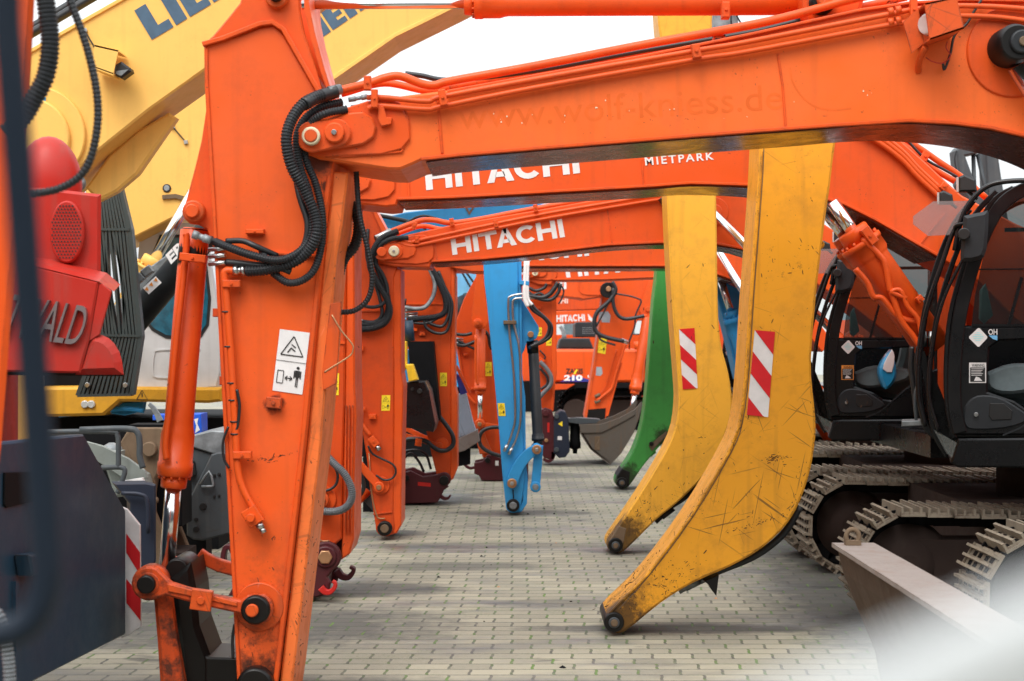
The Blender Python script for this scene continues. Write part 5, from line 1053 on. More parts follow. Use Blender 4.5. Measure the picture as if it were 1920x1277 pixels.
# ================================================================== blue stick machine
def blue():
    f = Fr(18.6); r = root_at(f, 965, "blue_excavator", "bright blue excavator with its stick standing on the paving between the orange ones", "excavator", GX)
    st = MB().prism(f, [(905, 470), (908, 530), (912, 560), (918, 620), (925, 690), (935, 800), (942, 890), (948, 945)] + circle(963, 946, 16, 8, 150, 40) + [(985, 900), (980, 800), (975, 700), (973, 600), (971, 470)], 0, .5, .01).build("stick", BLUE, r)
    MB().prism(f, [(970, 480), (978, 480), (979, 700), (985, 745), (986, 860), (990, 900), (988, 945), (978, 960), (970, 962), (980, 940), (982, 860), (976, 700)], .02, .48, .006).build("front_plate", BLUE, st)
    br = MB().prism(f, [(977, 560), (981, 565), (1010, 612), (1011, 622), (1006, 635), (996, 640), (988, 640), (984, 655), (977, 668)], .1, .14, .004).build("cylinder_bracket", BLUE, st)
    MB().pin(f, 995, 627, 6, .04, .3, 20).build("pin", BRONZE, br)
    b = jack(f, (999, 640), (1010, 850), 10, 6, .88, r, .2, mat=PLASTIC, gl=.04); MB().lathe(f.p(998, 638, .2), f.p(1000, 662, .2), [(0, f.r(11)), (1, f.r(11))], 20).build("greasy_head", GREASE, b)
    for pts in ([(990, 550), (972, 552), (957, 556), (953, 566), (955, 620), (963, 700), (966, 780), (960, 812), (950, 840)], [(990, 560), (975, 559), (963, 562), (961, 575), (963, 605), (973, 650), (976, 700), (976, 785), (968, 822), (959, 842)]):
        MB().ftube(f, pts, 2.2, -.04, n=5).build("steel_pipe", STEEL, st)
    for x, y in ((948, 842), (957, 848)): MB().cyl(f.p(x + 3, y - 8, -.04), f.p(x - 3, y + 4, -.04), f.r(3.4), 6).build("fitting", STEEL, st)
    MB().prism(f, [(944, 601), (968, 601), (968, 608), (944, 608)], -.08, .0, .004).build("pipe_clamp", BROWN, st); MB().prism(f, [(974, 526), (992, 528), (992, 536), (974, 534)], -.1, .3, .004).build("pipe_clamp", BLUE, st)
    for pts, q in (([(986, 490), (984, 530), (984, 560), (990, 575)], 4), ([(990, 490), (989, 530), (990, 560), (998, 572)], 3)): MB().ftube(f, pts, q, -.08, n=5).build("hose", WHITE, r)
    for pts in ([(990, 565), (1000, 582), (1020, 596), (1030, 612), (1024, 632), (1008, 644), (994, 650)], [(996, 568), (1004, 580), (1024, 598), (1034, 612), (1032, 630), (1018, 641), (1006, 646)]): MB().ftube(f, pts, 3.2, .0, n=6).build("hose", RUBBERD, r)
    MB().cyl(f.p(1004, 645, .0), f.p(992, 652, .05), f.r(3), 8).build("fitting", STEEL, r)
    l1 = MB().strip(f, [(1006, 842), (990, 852), (975, 870), (965, 890), (960, 906)], (20, 22), -.06, -.01, .006, sm=3).build("link_arm", BLUE, r); MB().pin(f, 1006, 842, 10, -.07, .3).build("boss", BLUE, l1)
    l2 = MB().strip(f, [(1010, 835), (1008, 870), (1004, 912)], 17, .0, .06, .006).build("bucket_link", BLUE, r); MB().pin(f, 1004, 913, 10, -.02, .08).build("boss", BLUE, l2); MB().pin(f, 1004, 913, 6, -.03, .0).build("bush", GALV, l2)
    for x, y in ((1006, 842), (960, 905)): p = MB().pin(f, x, y, 9, -.11, -.05).build("pin", BRONZE, r); MB().pin(f, x, y, 4, -.13, -.1, 6).build("bolt", STEEL, p)
    p = MB().pin(f, 962, 947, 12, -.06, .0).build("foot_boss", GREASE, r); MB().pin(f, 962, 947, 7, -.07, -.05).build("bush", GALV, p)
    MB().strip(f, [(962, 918), (963, 935)], 2, -.01, .002).build("grease_line", GREASE, st)
    warn_sticker(f, [(933, 756), (946, 756), (948, 780), (935, 780)], st)
    # the boom passes behind the lettered ones
    g = Fr(20.5)
    bm = MB().prism(g, [(690, 452), (712, 410), (760, 398), (905, 382), (1000, 378), (1060, 392), (1200, 400), (1330, 420), (1430, 545), (1405, 700), (1384, 712), (1362, 620), (1330, 500), (1200, 450), (1000, 430), (905, 470), (800, 470)], .0, .5, .012).build("boom", BLUE, r)
    MB().ftube(g, [(700, 402), (740, 410), (775, 418), (800, 428)], 4, -.1).build("hose", RUBBERD, r)
    MB().prism(g, [(870, 386), (880, 404), (890, 388), (887, 386), (880, 397), (874, 385)], -.01, 0).build("stain", BROWN, bm)
    jack(g, (1470, 900), (1350, 520), 16, 7, .8, r, -.2, mat=BLUE)
    undercarriage(r, 2.5, 18.9, 1.9, house=False, pitch=.24)
blue()
def blue2():
    f = Fr(27.5); r = root_at(f, 870, "blue_excavator", "pale blue boom with charcoal cylinder, behind the hoses left of the blue stick", "excavator", GX)
    MB().prism(f, [(700, 470), (800, 480), (905, 485), (905, 560), (895, 590), (860, 600), (800, 640), (740, 640)], .3, .8, .012).build("boom", LBLUE, r)
    MB().prism(f, [(855, 560), (890, 552), (895, 560), (860, 572)], .2, .25).build("sticker", STY, r)
    jack(f, (700, 660), (905, 560), 20, 9, .9, r, .0, mat=PLASTIC)
    for pts in ([(866, 510), (880, 535), (888, 545)], [(872, 508), (888, 530), (893, 545)]): MB().ftube(f, pts, 2, .1).build("hose", RUBBERD, r)
    MB().prism(f, [(845, 660), (868, 650), (874, 720), (850, 730)], .2, .5, .01).build("side_plate", BLUE, r)
    MB().box(-2.4, -.8, 28.2, 29.6, 0, .95).build("chassis", DARK, r) if False else None
    m = MB(); m.box(-3.6, -1.0, 28.0, 30.2, .0, .8); m.build("crawler_base", DARK, r)
    m = MB(); m.box(-3.5, -1.1, 28.2, 30.0, .8, 1.7); m.build("engine_housing", BLUE, r)
blue2()

# ================================================================== mirrored excavator, its stick beside the bucket
def mr():
    f = Fr(31.0); r = root_at(f, 1120, "excavator", "orange excavator facing the other way, grey tape patches on its stick", "excavator")
    st = MB().prism(f, [(1140, 500), (1229, 500), (1226, 545), (1214, 575), (1196, 600), (1178, 640), (1163, 680), (1136, 785), (1120, 792), (1098, 790), (1096, 780), (1113, 680), (1124, 600), (1130, 550)], 0, .7, .01).build("stick", ORANGE, r)
    MB().strip(f, [(1098, 785), (1115, 680), (1126, 600)], 4, -.02, .01).build("weld_lip", ORANGE_W, st); MB().strip(f, [(1165, 680), (1138, 780)], 4, -.02, .01).build("weld_lip", ORANGE, st)
    MB().prism(f, [(1217, 526), (1222, 528), (1224, 570), (1226, 590), (1216, 598), (1202, 594), (1198, 580), (1204, 560)], -.1, -.04, .005).build("cylinder_bracket", ORANGE, st); MB().pin(f, 1214, 580, 5, -.14, -.09).build("pin", ORANGE_W, st)
    jack(f, (1214, 594), (1181, 790), 9.5, 4.5, .7, r, -.1, gl=.14); MB().ftube(f, [(1213, 592), (1196, 594)], 3.5, -.15).build("oil_pipe", ORANGE, r)
    bm = MB().prism(f, [(960, 520), (1090, 518), (1140, 520), (1145, 545), (1132, 556), (1092, 562), (1085, 560), (1050, 556), (960, 560)], -.3, .9, .012).build("boom", ORANGE, r)
    MB().strip(f, [(1130, 553), (1095, 552), (1086, 545), (1084, 532), (1088, 522)], 2, -.32, -.29, sm=3).build("side_plate", ORANGE, bm)
    MB().prism(f, [(1130 + 5 * math.cos(i * .7), 543 + 18 * math.sin(i * .7)) for i in range(0)] or circle(1138, 545, 15, 14), -.34, -.3, .01).build("greasy_nose", GREASE, bm); MB().pin(f, 1139, 543, 5, -.38, -.33).build("pin", BRONZE, bm)
    letter(f, hitachi_mesh(), [(950, 528), (1061, 526), (1061, 543), (950, 545)], -.304, SWHITE, bm)
    for pts, q in (([(1148, 528), (1154, 545), (1142, 565), (1120, 585), (1114, 605), (1118, 622), (1135, 632), (1170, 640)], 4), ([(1150, 540), (1150, 570), (1158, 590), (1172, 598), (1195, 595), (1208, 592)], 3.6), ([(1145, 560), (1130, 590), (1118, 612)], 1.6), ([(1156, 551), (1180, 555), (1196, 560), (1202, 566), (1192, 590), (1190, 612), (1180, 640)], 1.6), ([(1118, 620), (1128, 638), (1154, 647)], 2)): MB().ftube(f, pts, q, -.42, n=6).build("hose", RUBBERD, r)
    MB().cyl(f.p(1164, 638, -.42), f.p(1174, 642, -.3), f.r(4), 8).build("fitting", STEEL, r)
    MB().ftube(f, [(1172, 645), (1168, 660), (1155, 700), (1148, 725), (1140, 735), (1118, 752)], 2.6, -.05, n=5).build("oil_pipe", ORANGE, st); MB().ftube(f, [(1156, 655), (1146, 690), (1134, 728), (1120, 742)], 1, -.04, n=4).build("oil_pipe", ORANGE_D, st)
    for x, y in ((1117, 744), (1117, 755)): MB().cyl(f.p(x - 2, y, -.05), f.p(x + 8, y - 5, -.05), f.r(3), 8).build("fitting", BROWN, st)
    for q in ([(1124, 585), (1140, 584), (1145, 592), (1143, 605), (1124, 604)], [(1118, 688), (1128, 688), (1130, 700), (1126, 705), (1117, 704)]): MB().sheet(f, q, -.004).build("tape_patch", PATCH, st)
    warn_sticker(f, [(1123, 634), (1138, 634), (1135, 664), (1120, 661)], st)
    MB().prism(f, [(1098, 792), (1102, 768), (1136, 765), (1134, 790)], -.006, .0, 0).build("grease_stain", GREASE, st)
    m = MB(); m.box(-3.6, -1.2, 32.0, 34.5, .0, .9); m.build("crawler_base", DARK, r); m = MB(); m.box(-3.6, -1.3, 32, 34.6, .95, 2.1); m.build("engine_housing", ORANGE, r)
mr()
def m210():
    f = Fr(36.0); r = root_at(f, 1150, "excavator", "orange excavator seen side on with black ZAXIS and white 210 lettering on its engine cover", "excavator")
    h = MB().prism(f, [(1000, 655), (1012, 655), (1210, 655), (1210, 717), (1000, 717)], 0, 2.6, .05).build("engine_housing", ORANGE, r)
    MB().prism(f, [(1208, 655), (1330, 640), (1340, 717), (1208, 717)], .02, 2.5, .05).build("tank", BLACKP, r)
    MB().prism(f, [(1000, 718), (1340, 718), (1340, 728), (1000, 728)], .0, 2.6, .01).build("deck", DARK, r)
    hd = MB().prism(f, [(1046, 654), (1050, 638), (1054, 634), (1106, 634), (1114, 654)], .2, 1.6, .02).build("engine_hood", PLASTIC, r)
    MB().prism(f, [(1053, 651), (1055, 641), (1104, 641), (1108, 651)], .19, .2).build("grille", BLACK, hd)
    MB().strip(f, [(1060, 634), (1058, 620), (1052, 611)], (9, 6), .6, .8, .01).build("exhaust", GALV, r)
    bx = MB().prism(f, [(1081, 632), (1081, 607), (1084, 603), (1132, 603), (1132, 632)], .8, 2.2, .02).build("air_box", PLASTIC, r)
    g = MB()
    for i in range(9):
        for j in range(4): g.prism(f, circle(1096 + i * 3, 614 + j * 3.6, 1, 6), .79, .8)
    g.build("vent_holes", GALV, bx)
    MB().sheet(f, [(1050, 716), (1076, 704), (1113, 714), (1113, 716)], -.004).build("blue_swoosh", NAVY, h)
    letter(f, font_mesh("ZAXIS", .03), [(1061, 691), (1093, 691), (1093, 701), (1061, 701)], -.008, BLACK, h)
    letter(f, font_mesh("210", .05), [(1058, 703), (1092, 703), (1092, 714), (1057, 714)], -.012, WHITE, h); letter(f, font_mesh("LC", .03), [(1102, 703), (1114, 703), (1114, 708), (1102, 708)], -.012, WHITE, h)
    MB().prism(f, [(1075, 700), (1080, 693), (1084, 693), (1078, 702)], -.012, -.008).build("x_stroke", STY, h)
    MB().prism(f, [(1020, 720), (1078, 720), (1062, 730), (1020, 732)], -.1, .4, .01).build("step_box", ORANGE_D, r)
    MB().cyl(f.p(1195, 640, -.1), f.p(1196, 655, -.1), .08, 10).build("filler_cap", ORANGE, r)
    MB().ftube(f, [(1180, 655), (1180, 627), (1200, 627)], 1.2, -.1, n=1).build("hand_rail", DARK, r)
    pad_track("track", 1.05, 3.9, 36.3, .6, .84, r, DARK, .3); pad_track("track", 1.05, 3.9, 38.3, .6, .84, r, DARK, .3)
    MB().pin(f, 1080, 772, 24, .1, .3, 14, .1).build("sprocket", BROWN_D, r)
m210()
def small():
    f = Fr(44.0); r = root_at(f, 1090, "excavator", "distant orange boom with small white lettering above a black air box", "excavator")
    b = MB().prism(f, [(980, 585), (1040, 584), (1160, 576), (1260, 574), (1260, 600), (1160, 602), (1043, 608), (980, 610)], 0, .7, .02).build("boom", ORANGE, r)
    letter(f, HIT, [(1043, 591), (1096, 589), (1097, 602), (1043, 604)], -.01, SWHITE, b); MB().sheet(f, [(1102, 588), (1113, 600), (1110, 603), (1104, 600)], -.01).build("white_mark", SWHITE, b)
    m = MB(); m.box(-3.2, 4.4, 46, 48.5, 0.05, 2.0); m.build("engine_housing", ORANGE, r); m = MB(); m.box(-3.4, 4.6, 45.6, 48.9, 0, .8); m.build("crawler_base", DARK, r)
    g = Fr(40.5); r = root_at(g, 1090, "excavator", "dull red orange boom directly above the distant small lettered boom", "excavator")
    b = MB().prism(g, [(960, 553), (1150, 553), (1240, 540), (1240, 575), (1150, 579), (1043, 583), (960, 588)], 0, .8, .02).build("boom", ORANGE_D, r)
    letter(g, font_mesh("HI", .04), [(1052, 559), (1065, 559), (1065, 569), (1051, 569)], -.01, PINKW, b)
    m = MB(); m.box(3.2, 6.5, 41, 43.5, 0, 2.8); m.build("engine_housing", ORANGE_D, r)
    hall = MB(); hall.box(-40, 34, 95, 120, 0, 4.4); 
    h = hall.build("industrial_hall", BUILD); tag(h, "pale grey flat roofed hall far behind the machines", "building")
    k = MB()
    for i in range(30): k.box(-38 + i * 2.4, -36.6 + i * 2.4, 94.97, 94.995, 1.4, 3.4)
    k.build("window", plain("hall glass", (0.12, 0.16, 0.18), .2), h)
small()
def yard():
    # unseen halls added behind the photographer and both sides to block low sky light
    for nm, lab, b, wx in (("light_block_back", "unseen grey hall behind the photographer, added to block low sky light", (-34, 34, -24, -9.5, 0, 9.0), 1), ("light_block_side", "unseen dark hall left of the yard, added to block low sky light", (-26, -15, -9, 42, 0, 7.0), 0), ("light_block_side", "unseen dark hall right of the yard, added to block low sky light", (15.5, 26, -9, 42, 0, 7.0), 0)):
        m = MB(); m.box(*b); h = tag(m.build(nm, LIGHT_BLOCK), lab, "building")
        d = MB()
        for i in range(6):
            if wx: d.box(-30 + i * 10, -25.5 + i * 10, b[3] + .0, b[3] + .05, .02, 4.4)
            else:
                x = b[1] if b[0] < 0 else b[0]; d.box(x - .04, x + .04, -6 + i * 8, -2 + i * 8, .02, 4.2)
        d.build("light_block_door", GALV, h)
yard()

# ================================================================== grey excavator peeking top right, and grey mast
def grey():
    f = Fr(24.0); r = root_at(f, 1850, "grey_excavator", "dark grey folded excavator arm rising behind the black cab roof", "excavator")
    MB().prism(f, [(1793, 282), (1800, 274), (1842, 276), (1838, 286), (1810, 292), (1824, 330), (1838, 360), (1860, 400), (1830, 400), (1800, 345), (1795, 300)], 0, .4, .02).build("boom", DSTEEL, r)
    MB().prism(f, [(1854, 270), (1876, 262), (1884, 320), (1900, 420), (1862, 420), (1858, 330)], .2, .6, .02).build("stick", DSTEEL, r)
    for a, b in (((1832, 282), (1836, 420)), ((1840, 286), (1866, 400))): MB().cyl(f.p(*a, .2), f.p(*b, .2), f.r(4), 10).build("hydraulic_cylinder", DSTEEL, r)
    MB().ftube(f, [(1793, 282), (1790, 300), (1796, 330), (1803, 345)], 1.6, -.05).build("hose", RUBBERD, r)
    m = MB(); v = f.p(1880, 640, .3); m.box(v.x - 1.0, v.x + 3, 23.6, 26.0, 0, 2.2); m.build("housing", DSTEEL, r)
    g = Fr(17.5); r = root_at(g, 1362, "grey_mast", "slim blue grey steel mast behind the top of the smooth yellow arm", "mast")
    MB().prism(g, [(1334, -60), (1385, -60), (1384, 90), (1340, 92)], 0, .25, .01).build("mast_column", GALV, r)
    for pts in ([(1369, -20), (1371, 40), (1374, 80)], [(1376, 20), (1386, 38), (1394, 55), (1388, 66), (1380, 68)]): MB().ftube(g, pts, 1.6, -.04, n=5).build("cable", RUBBERD, r)
    v = g.p(1305, 92, .12); MB().box(v.x - .06, v.x + .06, v.y - .06, v.y + .06, 0, v.z).build("lower_tube", GALV, r)
grey()

# ================================================================== yellow cranes, upper left
def cage(r):
    f = Fr(16.6)
    L = [(168, 375), (166, 430), (186, 628), (145, 742)]; R = [(224, 352), (243, 430), (263, 630), (246, 740)]
    def row(k, s): a, b = L[k], R[k]; return (a[0] + (b[0] - a[0]) * s, a[1] + (b[1] - a[1]) * s)
    c = MB()
    for k in (0, 1, 2, 3): c.strip(f, [row(k, 0), row(k, 1)], 5, -.01, .13)
    c = c.build("cab_guard", GUARD, r)
    for i in range(13):
        s = i / 12
        pts = [row(0, s), row(1, s), row(2, s), row(3, s)]
        if 5 <= i <= 7: pts.insert(2, (row(1, s)[0] * .4 + row(2, s)[0] * .6 + (6 - i) * -9, 540))
        MB().strip(f, pts, 4.5 if 0 < i < 12 else 8, .0, .12).build("bar", GUARD, c)
    for x in (165, 236): MB().pin(f, x, 722, 5, -.04, .06).build("bolt", STEEL, c)
    for x in (190, 240): MB().cyl(f.q(x, 640, .1), f.q(x + 6, 640, 2.5), .03, 8).build("guard_bracket", GUARD, c)

def liebherr():
    f = Fr(14.0); r = root_at(f, 100, "yellow_crane", "nearer yellow crane boom with a boxed lamp crossing above the red machine", "crane", yback=3)
    bm = MB().prism(f, [(-140, 200), (50, 98), (215, 4), (330, -60), (700, -160), (720, -70), (600, -20), (500, 55), (385, 130), (280, 205), (180, 285), (60, 400), (-60, 520), (-140, 560)], 0, .75, .015).build("boom", LYELLOW, r)
    MB().strip(f, [(-40, 152), (50, 101), (215, 7), (330, -57)], 7, -.02, .01, .004).build("weld_lip", LYELLOW, bm)
    und = MB().prism(f, [(185, 282), (240, 235), (300, 200), (315, 210), (280, 260), (240, 318), (200, 352), (165, 370), (140, 345)], .35, .5, .02).build("link_horn", LYELLOW, bm)
    lam = MB(); lam.prism(f, [(190, 136), (194, 96), (238, 106), (228, 150)], -.3, -.285, 0); lam.prism(f, [(194, 96), (238, 106), (239, 109), (194, 99)], -.3, -.02); lam.prism(f, [(190, 134), (229, 148), (228, 152), (190, 138)], -.3, -.02)
    lam = lam.build("lamp_housing", LYELLOW, bm); lp = MB().prism(f, [(228, 130), (240, 124), (256, 136), (258, 142), (240, 155), (226, 148)], -.24, -.1, .015).build("lamp", BLACK, lam); MB().prism(f, [(232, 142), (254, 139), (240, 151), (230, 147)], -.25, -.24).build("lens", GALV, lp)
    MB().ftube(f, [(152, 50), (160, 60), (172, 80), (184, 100)], 1.4, -.02, n=4).build("cable", BLACK, bm)
    for x, y in ((159, 58), (184, 103)): MB().prism(f, [(x - 6, y - 3), (x + 4, y - 5), (x + 6, y + 2), (x - 4, y + 5)], -.03, 0, .003).build("cable_clip", STEEL, bm)
    eye = MB(); eye.pin(f, 70, 255, 92, -.05, .01, 44, .03); eye.pin(f, 60, 262, 76, -.1, -.04, 44, .05); eye.build("foot_eye", LYELLOW, bm)
    MB().pin(f, 152, 346, 16, -.2, -.1, 20).build("end_cap", GALV, bm)
    MB().sheet(f, [(78, 186), (90, 184), (88, 202), (76, 202)], -.06).build("sticker", BAGB, bm)
    s = 30
    def LQ(x, y, w_, h_, ang=-31): a = math.radians(ang); ux, uy = math.cos(a), math.sin(a); return [(x, y), (x + ux * w_, y + uy * w_), (x + ux * w_ - uy * h_, y + uy * w_ + ux * h_), (x - uy * h_, y + ux * h_)]
    letter(f, block_mesh("LIEBHERR"), LQ(252, 20, 430, 64), -.006, LBL, bm)
    for k, o in enumerate((.2, .5)):
        MB().ftube(f, [(-100, 150), (60, 62 - k * 10), (200, -20 - k * 10), (330, -90)], 9, o, n=4).build("black_hose", RUBBERD, bm)
    col = MB(); v = f.p(-60, 560, .3); col.box(v.x - .9, v.x + .15, v.y + .1, v.y + 1.0, 0, v.z + .2); col.build("pedestal", LYELLOW, r)
    g = Fr(18.5); r = root_at(g, 300, "yellow_crane", "farther yellow crane boom with a round hole, passing behind the nearest orange stick", "crane", yback=3)
    bm = MB().prism(g, [(150, 300), (385, 100), (600, -60), (900, -200), (960, -40), (858, 12), (740, 70), (610, 160), (470, 270), (400, 350), (345, 398), (248, 447), (180, 470)], 0, .95, .015).build("boom", LYELLOW, r)
    MB().strip(g, [(345, 395), (470, 266), (610, 157), (740, 67), (858, 9)], 7, -.02, .01, .004).build("weld_lip", LYELLOW, bm)
    letter(g, block_mesh("LIEBHERR"), LQ(440, 128, 318, 44, -34), -.006, LBL, bm)
    MB().pin(g, 313, 353, 8, -.015, .0).build("hole", BLACK, bm); MB().pin(g, 313, 353, 5.5, -.02, -.01).build("hole_light", GALV, bm)
    MB().strip(g, [(305, 370), (330, 368), (345, 372)], 8, -.03, .0).build("lug", BROWN, bm)
    MB().ftube(g, [(323, 236), (336, 252), (350, 268)], 1.2, -.02, n=3).build("cable", BLACK, bm)
    for x, y in ((325, 238), (349, 267)): MB().prism(g, [(x - 4, y - 3), (x + 3, y - 4), (x + 4, y + 3), (x - 3, y + 4)], -.03, 0, .003).build("cable_clip", STEEL, bm)
    c = jack(g, (205, 640), (362, 360), 25, 10, .49, r, -.6, mat=LYELLOW); 
    k = jack(g, (238, 618), (420, 400), 25, 9, .96, r, -1.1, mat=PLASTIC, name="hydraulic_cylinder")
    letter(Fr(17.2), font_mesh("ERC", .04), [(310, 478), (355, 432), (366, 450), (321, 496)], 0, WHITE, k)
    s_ = MB().sheet(Fr(17.2), [(268, 540), (292, 518), (303, 530), (279, 552)], 0).build("warning_sticker", WHITE, k)
    t = MB()
    for i in range(3): x, y = 275 + i * 8.5, 541 - i * 8.5; t.sheet(Fr(17.2), [(x - 4, y + 3), (x + 4, y + 4), (x + 1, y - 4)], -.006)
    t.build("print", STO, s_)
    MB().strip(g, [(255, 600), (330, 520), (400, 470)], 34, -1.0, -.8, .01).build("guard_plate", GALV, r)
    for x, y in ((276, 508), (260, 522)): MB().prism(Fr(17.0), [(x - 14, y), (x + 2, y - 12), (x + 12, y), (x - 4, y + 12)], 0, .1, .008).build("valve_block", GALV, c)
    cage(r)
    # upper carriage
    h = Fr(19.0)
    cb = MB().prism(h, [(245, 735), (252, 560), (262, 440), (290, 418), (385, 418), (396, 500), (414, 610), (412, 700), (405, 726)], 0, .1, .01)
    cb.prism(h, [(245, 735), (250, 640), (412, 640), (405, 726)], .1, 1.3); cb = cb.build("cab", CABW, r)
    wn = MB().prism(h, [(270, 600), (268, 520), (300, 440), (382, 440), (396, 560), (392, 610), (378, 632), (352, 640), (310, 634), (285, 620)], -.012, .0, .004).build("window", BLACK, cb)
    MB().prism(h, [(276, 600), (274, 520), (302, 446), (378, 446), (391, 560), (387, 608), (375, 626), (352, 633), (312, 628), (290, 616)], -.02, -.014).build("pane", TEAL_REFLECTION, wn)
    MB().strip(h, [(375, 655), (300, 656), (290, 662), (287, 680), (287, 700), (296, 708), (345, 708)], 2.5, -.012, .0, sm=2).build("pressed_panel", CABW, cb)
    fr_ = MB().prism(h, [(-120, 728), (200, 724), (420, 726), (420, 752), (395, 755), (230, 752), (200, 778), (120, 780), (-120, 782)], -.15, 1.5, .03).build("deck", LYELLOW_D, r)
    for x in (166, 178): q = MB().pin(h, x, 757, 7, -.18, -.14, 18).build("headlamp", LENS, fr_)
    MB().strip(h, [(262, 748), (282, 748), (272, 731), (262, 748)], 1.4, -.156, -.15).build("warning_mark", BLACK, fr_)
    MB().strip(h, [(272, 736), (272, 744)], 1.8, -.156, -.15).build("warning_mark", BLACK, fr_)
    MB().prism(h, [(-120, 600), (60, 600), (60, 724), (-120, 730)], .3, 1.5, .02).build("side_cover", CABW, r)
    MB().strip(h, [(-100, 722), (60, 721)], 2, .28, .3).build("cover_line", WHITE, r)
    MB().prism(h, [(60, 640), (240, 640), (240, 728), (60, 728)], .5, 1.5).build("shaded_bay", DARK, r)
    m = MB(); m.box(-5.8, -3.0, 19.3, 21.8, .0, 1.0); m.build("crawler_base", DARK, r)
    # hydraulic_arm in blue under the deck
    m = MB(); m.ftube(h, [(110, 778), (170, 772), (230, 766), (270, 770)], 5, .0); m.prism(h, [(180, 760), (265, 752), (262, 772), (230, 780), (176, 772)], .1, .3, .01); m.build("blue_bracket", BLUE, r)
liebherr()
# ================================================================== red machine with raised letters on its dark carrier
def redm():
    g = Fr(8.6); r = thing("red_machine", "red machine with raised metal letters and round grille on a slate carrier with striped board", "crane", (-2.4, 8.8, 0))
    bd = MB().prism(g, [(-60, 482), (25, 490), (70, 500), (185, 528), (166, 640), (150, 700), (-60, 696)], 0, .8, .01, dx=-.2).build("counterweight", RED, r)
    MB().prism(g, [(185, 528), (209, 546), (186, 628), (166, 640)], .01, .7, .005, dx=-.2).build("corner_plate", RED, bd)
    t = MB(); a = [g.p(x, y, o) for x, y, o in ((-60, 482, 0), (70, 500, 0), (185, 528, 0), (209, 546, .05))]; b_ = [g.p(x, y, o) for x, y, o in ((-60, 466, .25), (75, 482, .25), (178, 508, .25), (200, 530, .3))]
    t.add(a + b_, [(0, 1, 5, 4), (1, 2, 6, 5), (2, 3, 7, 6)]); t.build("top_bevel", RED, bd)
    letter(g, font_mesh("RTWALD", .0), [(8, 548), (172, 576), (150, 648), (-22, 626)], -.03, SILVERL, bd, "raised_letters", .04)
    bx = MB().prism(g, [(-40, 340), (60, 344), (166, 356), (165, 512), (-40, 500)], .25, .9, .015, dx=-.17).build("engine_box", RED, r)
    e = [(105 + 33 * math.cos(a), 430 + 60 * math.sin(a)) for a in [i * math.pi / 18 for i in range(36)]]
    gr = MB().prism(g, e, .2, .26, .008).build("grille", RED, bx); h = MB()
    for i in range(-5, 6):
        for j in range(-9, 10):
            x, y = 105 + i * 6 + (j % 2) * 3, 430 + j * 6.2
            if ((x - 105) / 29) ** 2 + ((y - 430) / 55) ** 2 < 1: h.prism(g, circle(x, y, 1.7, 6), .196, .2)
    h.build("grille_holes", BLACK, gr)
    # domes
    d = MB(); c = g.p(50, 312, .6); n = 14
    for nm, c, rad, sq in (("round_cap", g.p(36, 330, .55), g.r(66), 1.5),):
        m = MB(); vs = []; fs = []
        for i in range(n + 1):
            th = math.pi * i / n
            for j in range(28): a = 2 * math.pi * j / 28; vs.append(c + Vector((rad * math.sin(th) * math.cos(a), rad * .8 * math.sin(th) * math.sin(a), rad * sq * math.cos(th))))
        for i in range(n):
            for j in range(28): k = (j + 1) % 28; fs.append((i * 28 + j, (i + 1) * 28 + j, (i + 1) * 28 + k, i * 28 + k))
        m.add(vs, fs, True); m.build(nm, RED, r)
    MB().prism(g, [(138, 703), (148, 680), (157, 652), (166, 632), (175, 627), (188, 628), (201, 634), (212, 645), (221, 660), (226, 678), (229, 703)], .0, .5, .035, dx=-.1).build("lamp_cover", RED, r)
    MB().prism(g, [(-60, 697), (150, 700), (228, 702), (228, 706), (-60, 703)], .05, .6, dx=-.12).build("bottom_rim", BROWN_D, r)
    MB().prism(g, [(-200, 480), (-62, 480), (-62, 900), (-200, 900)], .1, .9, .01).build("slew_column", RED, r)
    # carrier side plate, seen obliquely
    A = Vector((-2.26, 7.6)); B = Vector((-2.04, 9.4)); s = Fr(9); s.u = Vector((B.x - A.x, B.y - A.y, 0)).normalized(); s.n = Vector((-s.u.y, s.u.x, 0)); s.P0 = Vector((A.x, A.y, 0))
    pl = MB().prism(s, [(-250, 845), (0, 830), (158, 814), (172, 840), (236, 956), (236, 1190), (65, 1277), (-250, 1430)], 0, .06, .01).build("carrier_side", SLATE, r)
    MB().prism(s, [(5, 886), (66, 884), (70, 890), (70, 938), (8, 952), (4, 946)], -.012, -.002, .002).build("slot", DARK, pl)
    MB().strip(s, [(25, 1090), (25, 1277)], 6, -.02, .0).build("plate_edge", SLATE, pl)
    MB().prism(s, [(24, 1040), (66, 1034), (74, 1050), (72, 1066), (30, 1080)], -.08, .0, .01).build("lug", SLATE, pl)
    m = MB(); m.box(-3.6, -2.36, 7.2, 9.4, .3, 1.3); m.build("carrier_body", SLATE, r)
    e = Fr(9.42); bd = [(237, 955), (262, 985), (264, 1176), (236, 1192)]
    q = MB().prism(e, [(226, 950), (238, 955), (262, 985), (264, 1176), (240, 1192), (226, 1196)], 0, .03, .003).build("warning_board", SWHITE, r)
    for pts in ([(237, 1000), (237, 1036), (263, 1078), (263, 1036)], [(237, 1085), (237, 1130), (264, 1164), (264, 1118)]): MB().sheet(e, pts, -.003).build("red_stripe", SRED, q)
redm()
